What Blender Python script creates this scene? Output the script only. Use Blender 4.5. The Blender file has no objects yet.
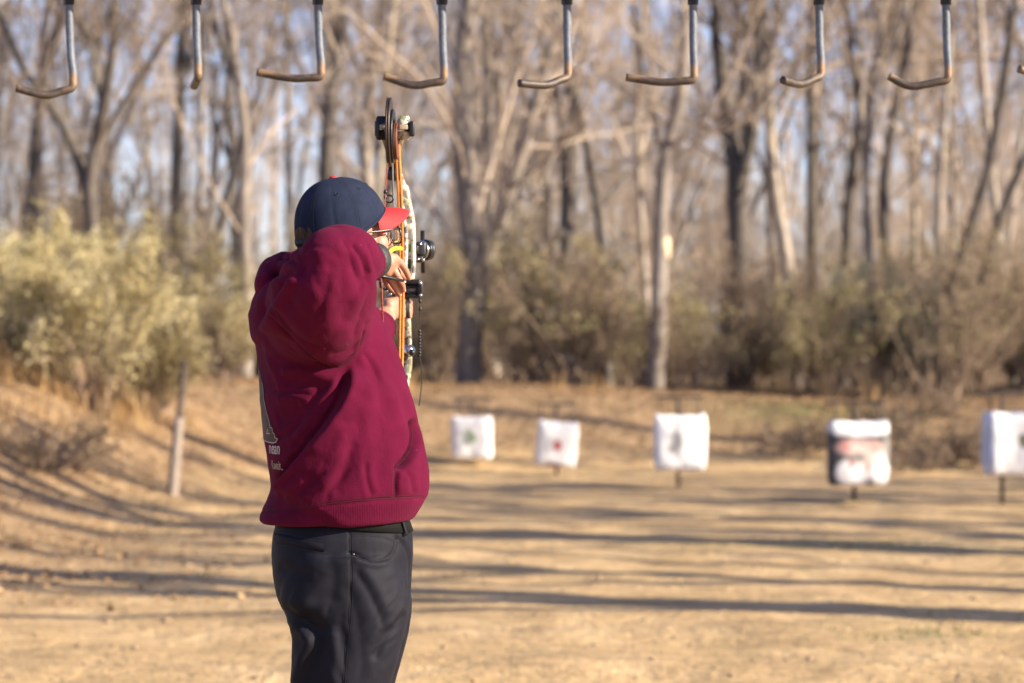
import bpy, bmesh, math, random
import numpy as np
from mathutils import Vector, Matrix
from mathutils.bvhtree import BVHTree

R = math.radians
F = 2418.0            # focal length in pixels of the 1024-wide frame (85 mm lens)
H = 1.43              # camera height
SC = bpy.context.scene
COL = SC.collection

def P(px, py, d):
    """point of the place seen at pixel (px, py), d metres in front of the camera"""
    return np.array([(px - 512.0) * d / F, d, H - (py - 341.5) * d / F])

# ------------------------------------------------------------------ object helpers
def props(o, label=None, cat=None, group=None, kind=None):
    if label: o['label'] = label
    if cat: o['category'] = cat
    if group: o['group'] = group
    if kind: o['kind'] = kind
    return o

def empty(name, loc, label, cat, group=None, rz=0.0):
    o = bpy.data.objects.new(name, None)
    o.empty_display_size = 0.1
    COL.objects.link(o)
    o.location = loc
    o.rotation_euler = (0, 0, rz)
    return props(o, label, cat, group)

def link(name, me, mat=None, parent=None):
    o = bpy.data.objects.new(name, me)
    COL.objects.link(o)
    if mat is not None and len(me.materials) == 0:
        me.materials.append(mat)
    if parent is not None:
        o.parent = parent
    return o

def copy_tree(o, parent=None):
    c = o.copy()
    COL.objects.link(c)
    c.parent = parent
    for ch in list(o.children):
        copy_tree(ch, c)
    return c

def norm(a): return a / (np.linalg.norm(a) + 1e-12)
def spline(pts, n):
    """smooth polyline through control points"""
    pts = np.asarray(pts, float); m = len(pts)
    t = np.linspace(0, m - 1, n); i = np.clip(t.astype(int), 0, m - 2); f = (t - i)[:, None]
    p0 = pts[np.clip(i - 1, 0, m - 1)]; p1 = pts[i]; p2 = pts[i + 1]; p3 = pts[np.clip(i + 2, 0, m - 1)]
    return 0.5 * ((2 * p1) + (p2 - p0) * f + (2 * p0 - 5 * p1 + 4 * p2 - p3) * f ** 2 + (3 * p1 - p0 - 3 * p2 + p3) * f ** 3)

class MB:
    """collects tubes, boxes, sheets and lofts, and builds them as one mesh"""
    def __init__(self):
        self.V, self.Q, self.T, self.n = [], [], [], 0
    def add(self, v, q=None, t=None):
        v = np.asarray(v, float).reshape(-1, 3)
        if q is not None and len(q): self.Q.append(np.asarray(q, int).reshape(-1, 4) + self.n)
        if t is not None and len(t): self.T.append(np.asarray(t, int).reshape(-1, 3) + self.n)
        self.V.append(v); self.n += len(v)
    def loft(self, rings, cap=True, closed=True):
        rings = np.asarray(rings, float)
        m, k = rings.shape[:2]
        i = np.arange(m - 1)[:, None] * k
        j = np.arange(k if closed else k - 1)[None, :]
        j2 = (j + 1) % k
        q = np.stack([i + j, i + j2, i + k + j2, i + k + j], -1).reshape(-1, 4)
        v = rings.reshape(-1, 3)
        t = []
        if cap:
            v = np.vstack([v, rings[0].mean(0), rings[-1].mean(0)])
            a, b = m * k, m * k + 1
            for u in range(k):
                w = (u + 1) % k
                t.append((a, w, u)); t.append((b, (m - 1) * k + u, (m - 1) * k + w))
        self.add(v, q, t)
    def tube(self, pts, r, k=8, cap=True, flat=1.0, ref=None):
        pts = np.asarray(pts, float); n = len(pts)
        r = np.broadcast_to(np.asarray(r, float), (n,))
        d = np.gradient(pts, axis=0)
        d /= np.linalg.norm(d, axis=1, keepdims=True) + 1e-12
        if ref is None:
            m = np.abs(d.mean(0)); ref = np.eye(3)[int(np.argmin(m))]
        u = np.cross(d, ref); u /= np.linalg.norm(u, axis=1, keepdims=True) + 1e-12
        w = np.cross(d, u)
        a = np.linspace(0, 2 * np.pi, k, endpoint=False)
        rings = pts[:, None] + r[:, None, None] * (np.cos(a)[None, :, None] * u[:, None] + flat * np.sin(a)[None, :, None] * w[:, None])
        self.loft(rings, cap)
    def box(self, c, s, rot=None, bev=0.0):
        c = np.asarray(c, float); s = np.asarray(s, float) / 2
        if bev <= 0:
            v = np.array([[x, y, z] for z in (-1, 1) for y in (-1, 1) for x in (-1, 1)], float) * s
            q = [(0, 2, 3, 1), (4, 5, 7, 6), (0, 1, 5, 4), (2, 6, 7, 3), (0, 4, 6, 2), (1, 3, 7, 5)]
            if rot is not None: v = v @ np.asarray(rot, float).T
            self.add(v + c, q)
            return
        bm = bmesh.new()
        bmesh.ops.create_cube(bm, size=1.0)
        for vv in bm.verts: vv.co = Vector((vv.co.x * 2 * s[0], vv.co.y * 2 * s[1], vv.co.z * 2 * s[2]))
        bmesh.ops.bevel(bm, geom=bm.edges[:], offset=bev, segments=2, profile=0.6, affect='EDGES')
        self.bm(bm, rot, c)
    def bm(self, bm, rot=None, c=(0, 0, 0)):
        bm.verts.index_update()
        v = np.array([x.co[:] for x in bm.verts])
        if rot is not None: v = v @ np.asarray(rot, float).T
        q = [[x.index for x in f.verts] for f in bm.faces if len(f.verts) == 4]
        t = [[x.index for x in f.verts] for f in bm.faces if len(f.verts) == 3]
        for f in bm.faces:
            if len(f.verts) > 4:
                ix = [x.index for x in f.verts]
                t += [[ix[0], ix[a], ix[a + 1]] for a in range(1, len(ix) - 1)]
        bm.free()
        self.add(v + np.asarray(c, float), q, t)
    def ell(self, c, r, rot=None, seg=20, rng=14):
        """ellipsoid"""
        th = np.linspace(0, np.pi, rng + 1)[1:-1]
        a = np.linspace(0, 2 * np.pi, seg, endpoint=False)
        rings = np.stack([np.sin(th)[:, None] * np.cos(a), np.sin(th)[:, None] * np.sin(a), -np.cos(th)[:, None] * np.ones(seg)], -1)
        v = rings * np.asarray(r, float)
        if rot is not None: v = v @ np.asarray(rot, float).T
        self.loft(v + np.asarray(c, float))
    def arrays(self):
        V = np.vstack(self.V) if self.V else np.zeros((0, 3))
        Q = np.vstack(self.Q) if self.Q else np.zeros((0, 4), int)
        T = np.vstack(self.T) if self.T else np.zeros((0, 3), int)
        return V, Q, T
    def mesh(self, name, smooth=True):
        return mesh_from(name, *self.arrays(), smooth=smooth)
    def build(self, name, mat, parent=None, smooth=True):
        return link(name, self.mesh(name, smooth), mat, parent)

def mesh_from(name, V, Q, T=None, smooth=True):
    if T is None: T = np.zeros((0, 3), int)
    me = bpy.data.meshes.new(name)
    me.vertices.add(len(V)); me.vertices.foreach_set('co', np.ascontiguousarray(V, np.float32).ravel())
    nl = len(Q) * 4 + len(T) * 3
    me.loops.add(nl)
    me.loops.foreach_set('vertex_index', np.concatenate([Q.ravel(), T.ravel()]).astype(np.int32))
    me.polygons.add(len(Q) + len(T))
    st = np.concatenate([np.arange(len(Q)) * 4, len(Q) * 4 + np.arange(len(T)) * 3]).astype(np.int32)
    me.polygons.foreach_set('loop_start', st)
    me.polygons.foreach_set('use_smooth', np.full(len(Q) + len(T), smooth))
    me.update(calc_edges=True)
    me.validate()
    return me

def set_attr(me, name, vals):
    a = me.attributes.new(name, 'FLOAT', 'POINT')
    a.data.foreach_set('value', np.asarray(vals, np.float32))

def co(me):
    v = np.empty(len(me.vertices) * 3, np.float32); me.vertices.foreach_get('co', v)
    return v.reshape(-1, 3).astype(float)

def nrm(me):
    v = np.empty(len(me.vertices) * 3, np.float32); me.vertices.foreach_get('normal', v)
    return v.reshape(-1, 3).astype(float)

def set_co(me, v):
    me.vertices.foreach_set('co', np.ascontiguousarray(v, np.float32).ravel()); me.update()

def union(mb, voxel, smooth=6, factor=0.5):
    """merge overlapping closed pieces into one continuous skin"""
    o = link('tmp', mb.mesh('tmp'))
    m = o.modifiers.new('r', 'REMESH'); m.mode = 'VOXEL'; m.voxel_size = voxel; m.adaptivity = 0
    s = o.modifiers.new('s', 'SMOOTH'); s.iterations = smooth; s.factor = factor
    dg = bpy.context.evaluated_depsgraph_get(); dg.update()
    me = bpy.data.meshes.new_from_object(o.evaluated_get(dg))
    old = o.data
    bpy.data.objects.remove(o); bpy.data.meshes.remove(old)
    me.polygons.foreach_set('use_smooth', np.ones(len(me.polygons), bool))
    me.update()
    return me

def smoothstep(a, b, x):
    t = np.clip((x - a) / (b - a), 0, 1)
    return t * t * (3 - 2 * t)

# value noise in 2-D / 3-D, for real relief
def _hash(ix, iy, iz, seed):
    n = (ix * 374761393 + iy * 668265263 + iz * 1274126177 + seed * 974711) & 0x7fffffff
    n = ((n ^ (n >> 13)) * 1103515245) & 0x7fffffff
    n = ((n ^ (n >> 16)) * 69069) & 0x7fffffff
    return (n & 0xffff) / 65535.0
def noise3(p, seed=0):
    p = np.asarray(p, float)
    i = np.floor(p).astype(np.int64); f = p - i; f = f * f * (3 - 2 * f)
    out = 0
    for dx in (0, 1):
        for dy in (0, 1):
            for dz in (0, 1):
                w = (f[..., 0] if dx else 1 - f[..., 0]) * (f[..., 1] if dy else 1 - f[..., 1]) * (f[..., 2] if dz else 1 - f[..., 2])
                out = out + w * _hash(i[..., 0] + dx, i[..., 1] + dy, i[..., 2] + dz, seed)
    return out * 2 - 1

# ------------------------------------------------------------------ material helpers
def new_mat(name):
    m = bpy.data.materials.new(name); m.use_nodes = True
    return m, m.node_tree, m.node_tree.nodes['Principled BSDF']

def noise_node(nt, vec, scale, detail=4, rough=0.55, dist=0.0):
    n = nt.nodes.new('ShaderNodeTexNoise')
    n.inputs['Scale'].default_value = scale; n.inputs['Detail'].default_value = detail
    n.inputs['Roughness'].default_value = rough; n.inputs['Distortion'].default_value = dist
    if vec is not None: nt.links.new(vec, n.inputs['Vector'])
    return n.outputs['Fac']

def ramp(nt, fac, stops):
    r = nt.nodes.new('ShaderNodeValToRGB')
    e = r.color_ramp.elements
    while len(e) < len(stops): e.new(0.5)
    for el, (p, c) in zip(e, stops):
        el.position = p; el.color = (c[0], c[1], c[2], 1) if not np.isscalar(c) else (c, c, c, 1)
    nt.links.new(fac, r.inputs['Fac'])
    return r.outputs['Color']

def mixc(nt, fac, a, b, mode='MIX'):
    m = nt.nodes.new('ShaderNodeMix'); m.data_type = 'RGBA'; m.blend_type = mode
    for s, v in ((m.inputs[0], fac), (m.inputs[6], a), (m.inputs[7], b)):
        if hasattr(v, 'is_linked'): nt.links.new(v, s)
        elif np.isscalar(v): s.default_value = v
        else: s.default_value = (v[0], v[1], v[2], 1)
    return m.outputs[2]

def maprange(nt, v, a, b, c, d, smooth=True):
    m = nt.nodes.new('ShaderNodeMapRange')
    if smooth: m.interpolation_type = 'SMOOTHSTEP'
    nt.links.new(v, m.inputs['Value'])
    for k, x in zip(('From Min', 'From Max', 'To Min', 'To Max'), (a, b, c, d)): m.inputs[k].default_value = x
    return m.outputs['Result']

def mathn(nt, op, a, b=0.0):
    m = nt.nodes.new('ShaderNodeMath'); m.operation = op
    for s, v in ((m.inputs[0], a), (m.inputs[1], b)):
        if hasattr(v, 'is_linked'): nt.links.new(v, s)
        else: s.default_value = v
    return m.outputs[0]

def coords(nt, which='Object'):
    return nt.nodes.new('ShaderNodeTexCoord').outputs[which]

def mapping(nt, vec, loc=(0, 0, 0), scale=(1, 1, 1), rot=(0, 0, 0)):
    m = nt.nodes.new('ShaderNodeMapping')
    nt.links.new(vec, m.inputs['Vector'])
    m.inputs['Location'].default_value = loc; m.inputs['Scale'].default_value = scale; m.inputs['Rotation'].default_value = rot
    return m.outputs['Vector']

def bump(nt, bsdf, h, strength=0.3, dist=0.01):
    b = nt.nodes.new('ShaderNodeBump'); b.inputs['Strength'].default_value = strength; b.inputs['Distance'].default_value = dist
    nt.links.new(h, b.inputs['Height']); nt.links.new(b.outputs['Normal'], bsdf.inputs['Normal'])

def simple(name, c, rough=0.6, metal=0.0, var=0.25, scale=30.0, bmp=0.0, spec=0.5, c2=None):
    m, nt, b = new_mat(name)
    v = coords(nt)
    f = noise_node(nt, v, scale)
    c2 = c2 or [x * (1 - var) for x in c]
    nt.links.new(ramp(nt, f, [(0.3, c2), (0.7, c)]), b.inputs['Base Color'])
    b.inputs['Roughness'].default_value = rough; b.inputs['Metallic'].default_value = metal
    b.inputs['Specular IOR Level'].default_value = spec
    if bmp: bump(nt, b, f, bmp, 0.01)
    return m

def leaf_mat(name, cols, transl=0.35):
    """leaves: a colour per leaf (attribute), thin enough to let some light through"""
    m, nt, b = new_mat(name)
    a = nt.nodes.new('ShaderNodeAttribute'); a.attribute_name = 'tone'
    n = len(cols)
    c = ramp(nt, a.outputs['Fac'], [(i / max(1, n - 1), cc) for i, cc in enumerate(cols)])
    nt.links.new(c, b.inputs['Base Color'])
    b.inputs['Roughness'].default_value = 0.7; b.inputs['Specular IOR Level'].default_value = 0.25
    if transl:
        t = nt.nodes.new('ShaderNodeBsdfTranslucent'); nt.links.new(c, t.inputs['Color'])
        x = nt.nodes.new('ShaderNodeMixShader'); x.inputs[0].default_value = transl
        nt.links.new(b.outputs[0], x.inputs[1]); nt.links.new(t.outputs[0], x.inputs[2])
        nt.links.new(x.outputs[0], nt.nodes['Material Output'].inputs['Surface'])
    return m
SKY_STRENGTH, EXPOSURE = 0.095, 1.38
# ================================================================== light, sky, camera
SUN_EL, SUN_AZ = R(24), R(109)          # azimuth clockwise from +Y (the way the camera looks)
w = bpy.data.worlds.new('World'); SC.world = w; w.use_nodes = True
sky = w.node_tree.nodes.new('ShaderNodeTexSky'); sky.sky_type = 'NISHITA'; sky.sun_disc = False
sky.sun_elevation = SUN_EL; sky.sun_rotation = SUN_AZ
sky.air_density = 0.9; sky.dust_density = 0.8; sky.ozone_density = 2.5
bg = w.node_tree.nodes['Background']; bg.inputs['Strength'].default_value = SKY_STRENGTH
w.node_tree.links.new(mixc(w.node_tree, 1.0, sky.outputs['Color'], (1.06, .93, 1.06), 'MULTIPLY'), bg.inputs['Color'])

sd = bpy.data.lights.new('sun', 'SUN'); sd.energy = 5.0; sd.angle = R(0.5); sd.color = (1.0, 0.86, 0.665)
so = bpy.data.objects.new('sun', sd); COL.objects.link(so)
TO_SUN = Vector((math.sin(SUN_AZ) * math.cos(SUN_EL), math.cos(SUN_AZ) * math.cos(SUN_EL), math.sin(SUN_EL)))
so.rotation_euler = TO_SUN.to_track_quat('Z', 'Y').to_euler(); so.location = (20, -12, 20)

cd = bpy.data.cameras.new('camera'); cam = bpy.data.objects.new('camera', cd); COL.objects.link(cam)
cam.location = (0, 0, H); cam.rotation_euler = (R(90), 0, 0)
cd.lens = 85.0; cd.sensor_width = 36.0; cd.clip_end = 6000; cd.clip_start = 0.05
cd.dof.use_dof = True; cd.dof.focus_distance = 5.22; cd.dof.aperture_fstop = 3.5; cd.dof.aperture_blades = 9
SC.camera = cam
SC.view_settings.view_transform = 'Standard'; SC.view_settings.look = 'None'
SC.view_settings.exposure = EXPOSURE; SC.view_settings.gamma = 1.0; SC.view_settings.use_curve_mapping = False
SC.render.engine = 'CYCLES'
SC.cycles.use_denoising = True; SC.cycles.max_bounces = 6; SC.cycles.transparent_max_bounces = 8
SC.cycles.caustics_reflective = False; SC.cycles.caustics_refractive = False

# ================================================================== ground
def ground_h(x, y):
    """height of the range floor, the earth bank across its end and the rise at its side"""
    x = np.asarray(x, float); y = np.asarray(y, float)
    z3 = lambda s, k: noise3(np.stack([x * s, y * s, np.zeros_like(x)], -1), k)
    toe = 26.0 + 0.7 * z3(0.13, 3) + 0.05 * np.maximum(0, x - 3)
    crest = 0.80 + 0.14 * z3(0.22, 5) - 0.02 * np.clip(x, -3, 6)
    bank = crest * smoothstep(0, 3.8, y - toe)
    # the rise along the left-hand side, curving round to meet the bank
    edge = -2.6 - 0.045 * (y - 14.0) + 0.0 * y + 1.7 * smoothstep(17, 26, y)
    d = edge - x
    side = 1.5 * smoothstep(0.0, 5.2, d) * smoothstep(8, 15, y) * 1.0
    h = np.maximum(bank, side) + 0.25 * np.minimum(bank, side)
    h = h + 0.012 * z3(3.3, 17) + 0.02 * z3(1.1, 7) * smoothstep(4, 12, y) + 0.012 * z3(2.7, 9) * (0.4 + 2.0 * smoothstep(0.05, 0.4, h))
    far = smoothstep(34, 60, y)
    return h + 0.35 * far * z3(0.06, 11)

def gh(x, y): return float(ground_h(np.array([x]), np.array([y]))[0])

def axis(segs):
    out = [np.linspace(a, b, n, endpoint=False) for a, b, n in segs]
    return np.concatenate(out + [[segs[-1][1]]])
gx = axis([(-2500, -200, 8), (-200, -40, 16), (-40, -14, 40), (-14, 12, 300), (12, 40, 40), (40, 200, 16), (200, 2500, 8)])
gy = axis([(-300, -20, 10), (-20, 4, 24), (4, 36, 420), (36, 120, 90), (120, 300, 12), (300, 3000, 10)])
X, Y = np.meshgrid(gx, gy)
Z = ground_h(X, Y)
i = np.arange(len(gy) - 1)[:, None] * len(gx) + np.arange(len(gx) - 1)[None, :]
Q = np.stack([i, i + 1, i + 1 + len(gx), i + len(gx)], -1).reshape(-1, 4)
gme = mesh_from('ground', np.stack([X, Y, Z], -1).reshape(-1, 3), Q)
nz = noise3(np.stack([X * 0.5, Y * 0.5, X * 0], -1), 21)
flatz = smoothstep(0.04, 0.30, Z + 0.06 * nz)
left = smoothstep(-0.8, 1.6, (-2.2 - 0.06 * (Y - 12) - X) + 0.9 * nz) * smoothstep(12.5, 15.5, Y + 0.5 * nz)
litter = np.clip(np.maximum(flatz, left * 0.85), 0, 1)
wood = smoothstep(30, 33, Y)
set_attr(gme, 'litter', litter.ravel()); set_attr(gme, 'wood', wood.ravel())
gr = np.zeros_like(X)
for cx, cy, rx, ry, s in ((2.35, 16.9, 1.1, 0.35, .6), (2.0, 11.8, .35, .22, .5), (1.85, 12.3, .4, .15, .3), (4.6, 16.6, 1.6, 0.4, .4), (3.6, 29.4, 1.1, 1.1, 1.0), (-4.0, 16.6, 0.6, 0.5, .35)):
    gr = np.maximum(gr, s * np.exp(-(((X - cx) / rx) ** 2 + ((Y - cy) / ry) ** 2)))
set_attr(gme, 'green', gr.ravel())

gm, nt, b = new_mat('range_ground')
v = coords(nt)
def att(n):
    a = nt.nodes.new('ShaderNodeAttribute'); a.attribute_name = n; return a.outputs['Fac']
n1 = noise_node(nt, v, 1.3, 6, 0.62, 0.4); n2 = noise_node(nt, v, 9.0, 6, 0.7); n3 = noise_node(nt, v, 45.0, 4, 0.7)
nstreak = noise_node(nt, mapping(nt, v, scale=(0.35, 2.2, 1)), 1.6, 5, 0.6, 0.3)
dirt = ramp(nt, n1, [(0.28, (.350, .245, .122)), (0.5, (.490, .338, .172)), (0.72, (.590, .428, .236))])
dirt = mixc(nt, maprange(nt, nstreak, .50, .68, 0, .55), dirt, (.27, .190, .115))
n4 = noise_node(nt, v, 3.6, 5, .68, .6)
dirt = mixc(nt, maprange(nt, n4, .52, .66, 0, .45), dirt, (.26, .18, .10))
dirt = mixc(nt, maprange(nt, n4, .46, .36, 0, .28), dirt, (.66, .51, .30))
dirt = mixc(nt, maprange(nt, n2, .55, .70, 0, .75), dirt, (.21, .140, .078))
dirt = mixc(nt, maprange(nt, n3, .62, .8, 0, .6), dirt, (.66, .54, .37))
lit = ramp(nt, n2, [(0.25, (.125, .082, .046)), (0.48, (.270, .183, .105)), (0.62, (.37, .262, .155)), (0.8, (.49, .38, .24))])
lit = mixc(nt, maprange(nt, n1, .45, .7, 0, .5), lit, (.21, .125, .070))
c = mixc(nt, mathn(nt, 'MULTIPLY', att('litter'), 0.9), dirt, lit)
c = mixc(nt, att('wood'), c, ramp(nt, n2, [(.3, (.09, .06, .035)), (.7, (.23, .16, .095))]))
gmask = mathn(nt, 'MULTIPLY', att('green'), maprange(nt, n2, .38, .6, 0, 1))
c = mixc(nt, gmask, c, (.13, .155, .045))
nt.links.new(c, b.inputs['Base Color']); b.inputs['Roughness'].default_value = 0.95; b.inputs['Specular IOR Level'].default_value = 0.15
hsum = mathn(nt, 'ADD', mathn(nt, 'MULTIPLY', n4, 1.2), mathn(nt, 'ADD', mathn(nt, 'MULTIPLY', n2, 0.8), mathn(nt, 'MULTIPLY', n3, 0.25)))
bump(nt, b, hsum, 1.0, 0.05)
props(link('ground', gme, gm), kind='structure')

# ================================================================== leaf litter, pebbles, grass
rng = np.random.default_rng(11)
def sheets(pos, nor, size, aspect, rng, fold=0.25):
    """small folded leaves: two quads each"""
    n = len(pos)
    nor = nor / np.linalg.norm(nor, axis=1, keepdims=True)
    a = rng.normal(size=(n, 3)); t = np.cross(nor, a); t /= np.linalg.norm(t, axis=1, keepdims=True)
    s = np.cross(nor, t)
    L = size[:, None]; W = (size * aspect)[:, None]
    up = nor * (size * fold)[:, None]
    p = [pos - t * L, pos + t * L, pos + s * W + up + t * L * .35, pos + s * W + up - t * L * .45, pos - s * W + up - t * L * .45, pos - s * W + up + t * L * .35]
    V = np.stack(p, 1).reshape(-1, 3)
    k = np.arange(n)[:, None] * 6
    Q = np.concatenate([k + np.array([0, 1, 2, 3]), k + np.array([1, 0, 4, 5])])
    return V, Q
def leaf_obj(name, V, Q, tone, per, mat):
    me = mesh_from(name, V, Q, smooth=False)
    set_attr(me, 'tone', np.repeat(tone, per))
    return link(name, me, mat)

def scatter(n, xr, yr, keep):
    x = rng.uniform(*xr, n); y = rng.uniform(*yr, n)
    k = rng.uniform(size=n) < keep(x, y)
    x, y = x[k], y[k]
    return np.stack([x, y, ground_h(x, y)], -1)
p1 = scatter(60000, (-9, 9), (13, 33), lambda x, y: np.clip(np.maximum(smoothstep(.03, .25, ground_h(x, y)), smoothstep(-1.2, 2.2, -2.0 - .06 * (y - 12) - x)), 0.0, 1) * (np.abs(x) < .235 * y))
p2 = scatter(450, (-6, 6), (9.5, 26), lambda x, y: 0.55 + 0 * x)
lp = np.vstack([p1, p2]); lp[:, 2] += 0.012
sz = rng.uniform(.011, .030, len(lp)); sz[len(p1):] *= .6
V, Q = sheets(lp, rng.normal(size=(len(lp), 3)) * .35 + [0, 0, 1], sz, rng.uniform(.35, .7, len(lp)), rng)
props(leaf_obj('fallen_leaves', V, Q, rng.uniform(0, 1, len(lp)), 6,
      leaf_mat('dead_leaf', [(.13, .07, .035), (.27, .155, .075), (.40, .25, .125), (.52, .38, .22)], 0.15)),
      'dry brown leaves lying over the earth bank and the dirt', 'fallen leaves', kind='stuff')

def pebbles(n):
    pts = scatter(n, (-4, 4), (9.5, 18), lambda x, y: (np.abs(x) < .23 * y) * (0.25 + .75 * smoothstep(18, 10, y)))
    mb = MB()
    for q in pts:
        s = abs(rng.normal(0, .008)) + .005
        mb.ell(q + [0, 0, s * .2], (s * rng.uniform(.8, 1.6), s * rng.uniform(.8, 1.3), s * .6), seg=6, rng=4)
    return mb
props(pebbles(260).build('pebbles', simple('clod', (.36, .26, .16), .9, var=.6, scale=9)), 'small stones and clods on the dirt', 'pebbles', kind='stuff')

def blades(pts, hgt, wid, lean, rng):
    n = len(pts)
    a = rng.uniform(0, 2 * np.pi, n); d = np.stack([np.cos(a), np.sin(a), np.zeros(n)], -1)
    b_ = rng.uniform(0, 2 * np.pi, n); s = np.stack([np.cos(b_), np.sin(b_), np.zeros(n)], -1) * wid[:, None]
    h = hgt[:, None]; z = np.array([0, 0, 1.0]); l = (lean * hgt)[:, None]
    rows = [(0, 0, 1), (.4, .15, .9), (.75, .5, .6), (1.0, 1.0, .1)]
    V = np.stack([x for (u, q, ww) in rows for x in (pts + z * h * u * (1 - .25 * q * lean[:, None]) + d * l * q - s * ww, pts + z * h * u * (1 - .25 * q * lean[:, None]) + d * l * q + s * ww)], 1).reshape(-1, 3)
    k = np.arange(n)[:, None] * 8
    Q = np.concatenate([k + np.array([2 * r, 2 * r + 1, 2 * r + 3, 2 * r + 2]) for r in range(3)])
    return V, Q
def grass(name, centres, per, hr, wr, spread, cols, label):
    c = np.repeat(np.asarray(centres), per, 0)
    q = c + np.concatenate([rng.normal(0, 1, (len(c), 2)) * spread, np.zeros((len(c), 1))], 1)
    q[:, 2] = ground_h(q[:, 0], q[:, 1]) - .01
    V, Q = blades(q, rng.uniform(*hr, len(q)), rng.uniform(*wr, len(q)), rng.uniform(.1, .8, len(q)), rng)
    props(leaf_obj(name, V, Q, rng.uniform(0, 1, len(q)), 8, leaf_mat(name + '_blade', cols, 0.3)), label, 'grass', kind='stuff')
cs = scatter(420, (-9, -2.4), (16, 26), lambda x, y: smoothstep(.35, .75, ground_h(x, y)) * (np.abs(x) < .24 * y))
cs = np.vstack([cs, scatter(12, (-3, 7), (28, 31.5), lambda x, y: .8 * smoothstep(.4, .7, ground_h(x, y)))])
grass('dry_grass', cs, 26, (.10, .42), (.003, .007), .09, [(.30, .18, .08), (.48, .31, .14), (.60, .43, .22)], 'dry tan grass tufts on the rise beside the range')
cg = np.vstack([scatter(900, (a - 1.5 * rx, a + 1.5 * rx), (c_ - 1.5 * ry, c_ + 1.5 * ry), lambda x, y: k_ * np.exp(-(((x - a) / rx) ** 2 + ((y - c_) / ry) ** 2))) for a, c_, rx, ry, k_ in ((2.35, 16.9, .9, .3, .10), (2.0, 11.8, .3, .2, .05), (2.35, 12.5, .4, .15, .03), (3.6, 29.3, .9, .8, .4))])
grass('green_grass', cg, 7, (.012, .05), (.002, .005), .07, [(.12, .13, .04), (.20, .20, .08), (.34, .29, .15)], 'short green grass patches growing in the dirt')

# ================================================================== trees
def limb(mb, start, d, length, r0, r1, k, segs, wob, up, rng):
    pts = [np.asarray(start, float)]; d = norm(np.asarray(d, float))
    for _ in range(segs):
        d = norm(d + rng.normal(0, wob, 3) + np.array([0, 0, up]))
        pts.append(pts[-1] + d * length / segs)
    pts = np.array(pts)
    mb.tube(pts, np.linspace(r0, r1, segs + 1), k, cap=False)
    return pts

def grow(mb, pts, r, level, rng, dens=1.0, leaves=None, tw=1.0):
    """side branches along pts, recursively down to the twigs"""
    L = np.linalg.norm(pts[-1] - pts[0])
    n = int([9, 7, 6, 4][level] * dens * rng.uniform(.8, 1.2)) + 1
    for _ in range(n):
        t = rng.uniform([.28, .2, .12, .1][level], 1.0)
        f = t * (len(pts) - 1); i = min(int(f), len(pts) - 2)
        s = pts[i] + (pts[i + 1] - pts[i]) * (f - i)
        ax = norm(pts[i + 1] - pts[i]); side = norm(np.cross(ax, rng.normal(size=3)))
        a = rng.uniform(.35, 1.05)
        d = ax * math.cos(a) + side * math.sin(a)
        l = L * rng.uniform(.28, .55) * (1.15 - .6 * t) * [1.0, .9, .9, .7][level]
        l = max(l, .25 if leaves is None else .12)
        rr = max(r * (1 - .65 * t) * rng.uniform(.35, .6), .0055 * tw)
        k = [6, 4, 3, 3][level]
        q = limb(mb, s, d, l, rr, max(rr * .4, .004 * tw), k, [5, 4, 3, 2][level], [.16, .2, .22, .25][level], [.10, .08, .05, .03][level], rng)
        if leaves is not None:
            leaves.extend(q[1:])
        if level < 3 and l > (.35 if leaves is None else .2):
            grow(mb, q, rr, level + 1, rng, dens, leaves, tw)

def make_tree(seed, height=13.0, r=.17, lean=(0, 0), fork=None, dens=1.0, tw=1.0):
    """returns (trunk mesh, crown mesh) of a bare deciduous tree standing at the origin"""
    g = np.random.default_rng(seed)
    tr, cr = MB(), MB()
    n = 14
    base = np.zeros(3)
    ctrl = np.array([[0, 0, -.3], [lean[0] * .2 + g.normal(0, .12), lean[1] * .2 + g.normal(0, .12), height * .3],
                     [lean[0] * .55 + g.normal(0, .3), lean[1] * .55 + g.normal(0, .3), height * .65], [lean[0] + g.normal(0, .4), lean[1] + g.normal(0, .4), height]])
    pts = spline(ctrl, n)
    tt = np.linspace(0, 1, n)
    tr.tube(pts, r * (1 - .82 * tt) * (1 + .5 * np.exp(-tt * 22)), 9, cap=False)
    grow(cr, pts, r, 0, g, dens, None, tw)
    for _ in range(fork if fork is not None else g.integers(0, 3)):
        t = g.uniform(.12, .45); i = int(t * (n - 1))
        a = g.uniform(0, 2 * np.pi); d = np.array([math.cos(a) * .45, math.sin(a) * .45, 1.0])
        l = height * (1 - t) * g.uniform(.7, .95)
        q = limb(tr, pts[i], d, l, r * (1 - .8 * t) * .75, .02, 7, 9, .08, .05, g)
        grow(cr, q, r * .6, 0, g, dens * .8, None, tw)
    return tr.mesh('trunk'), cr.mesh('crown')

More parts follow.
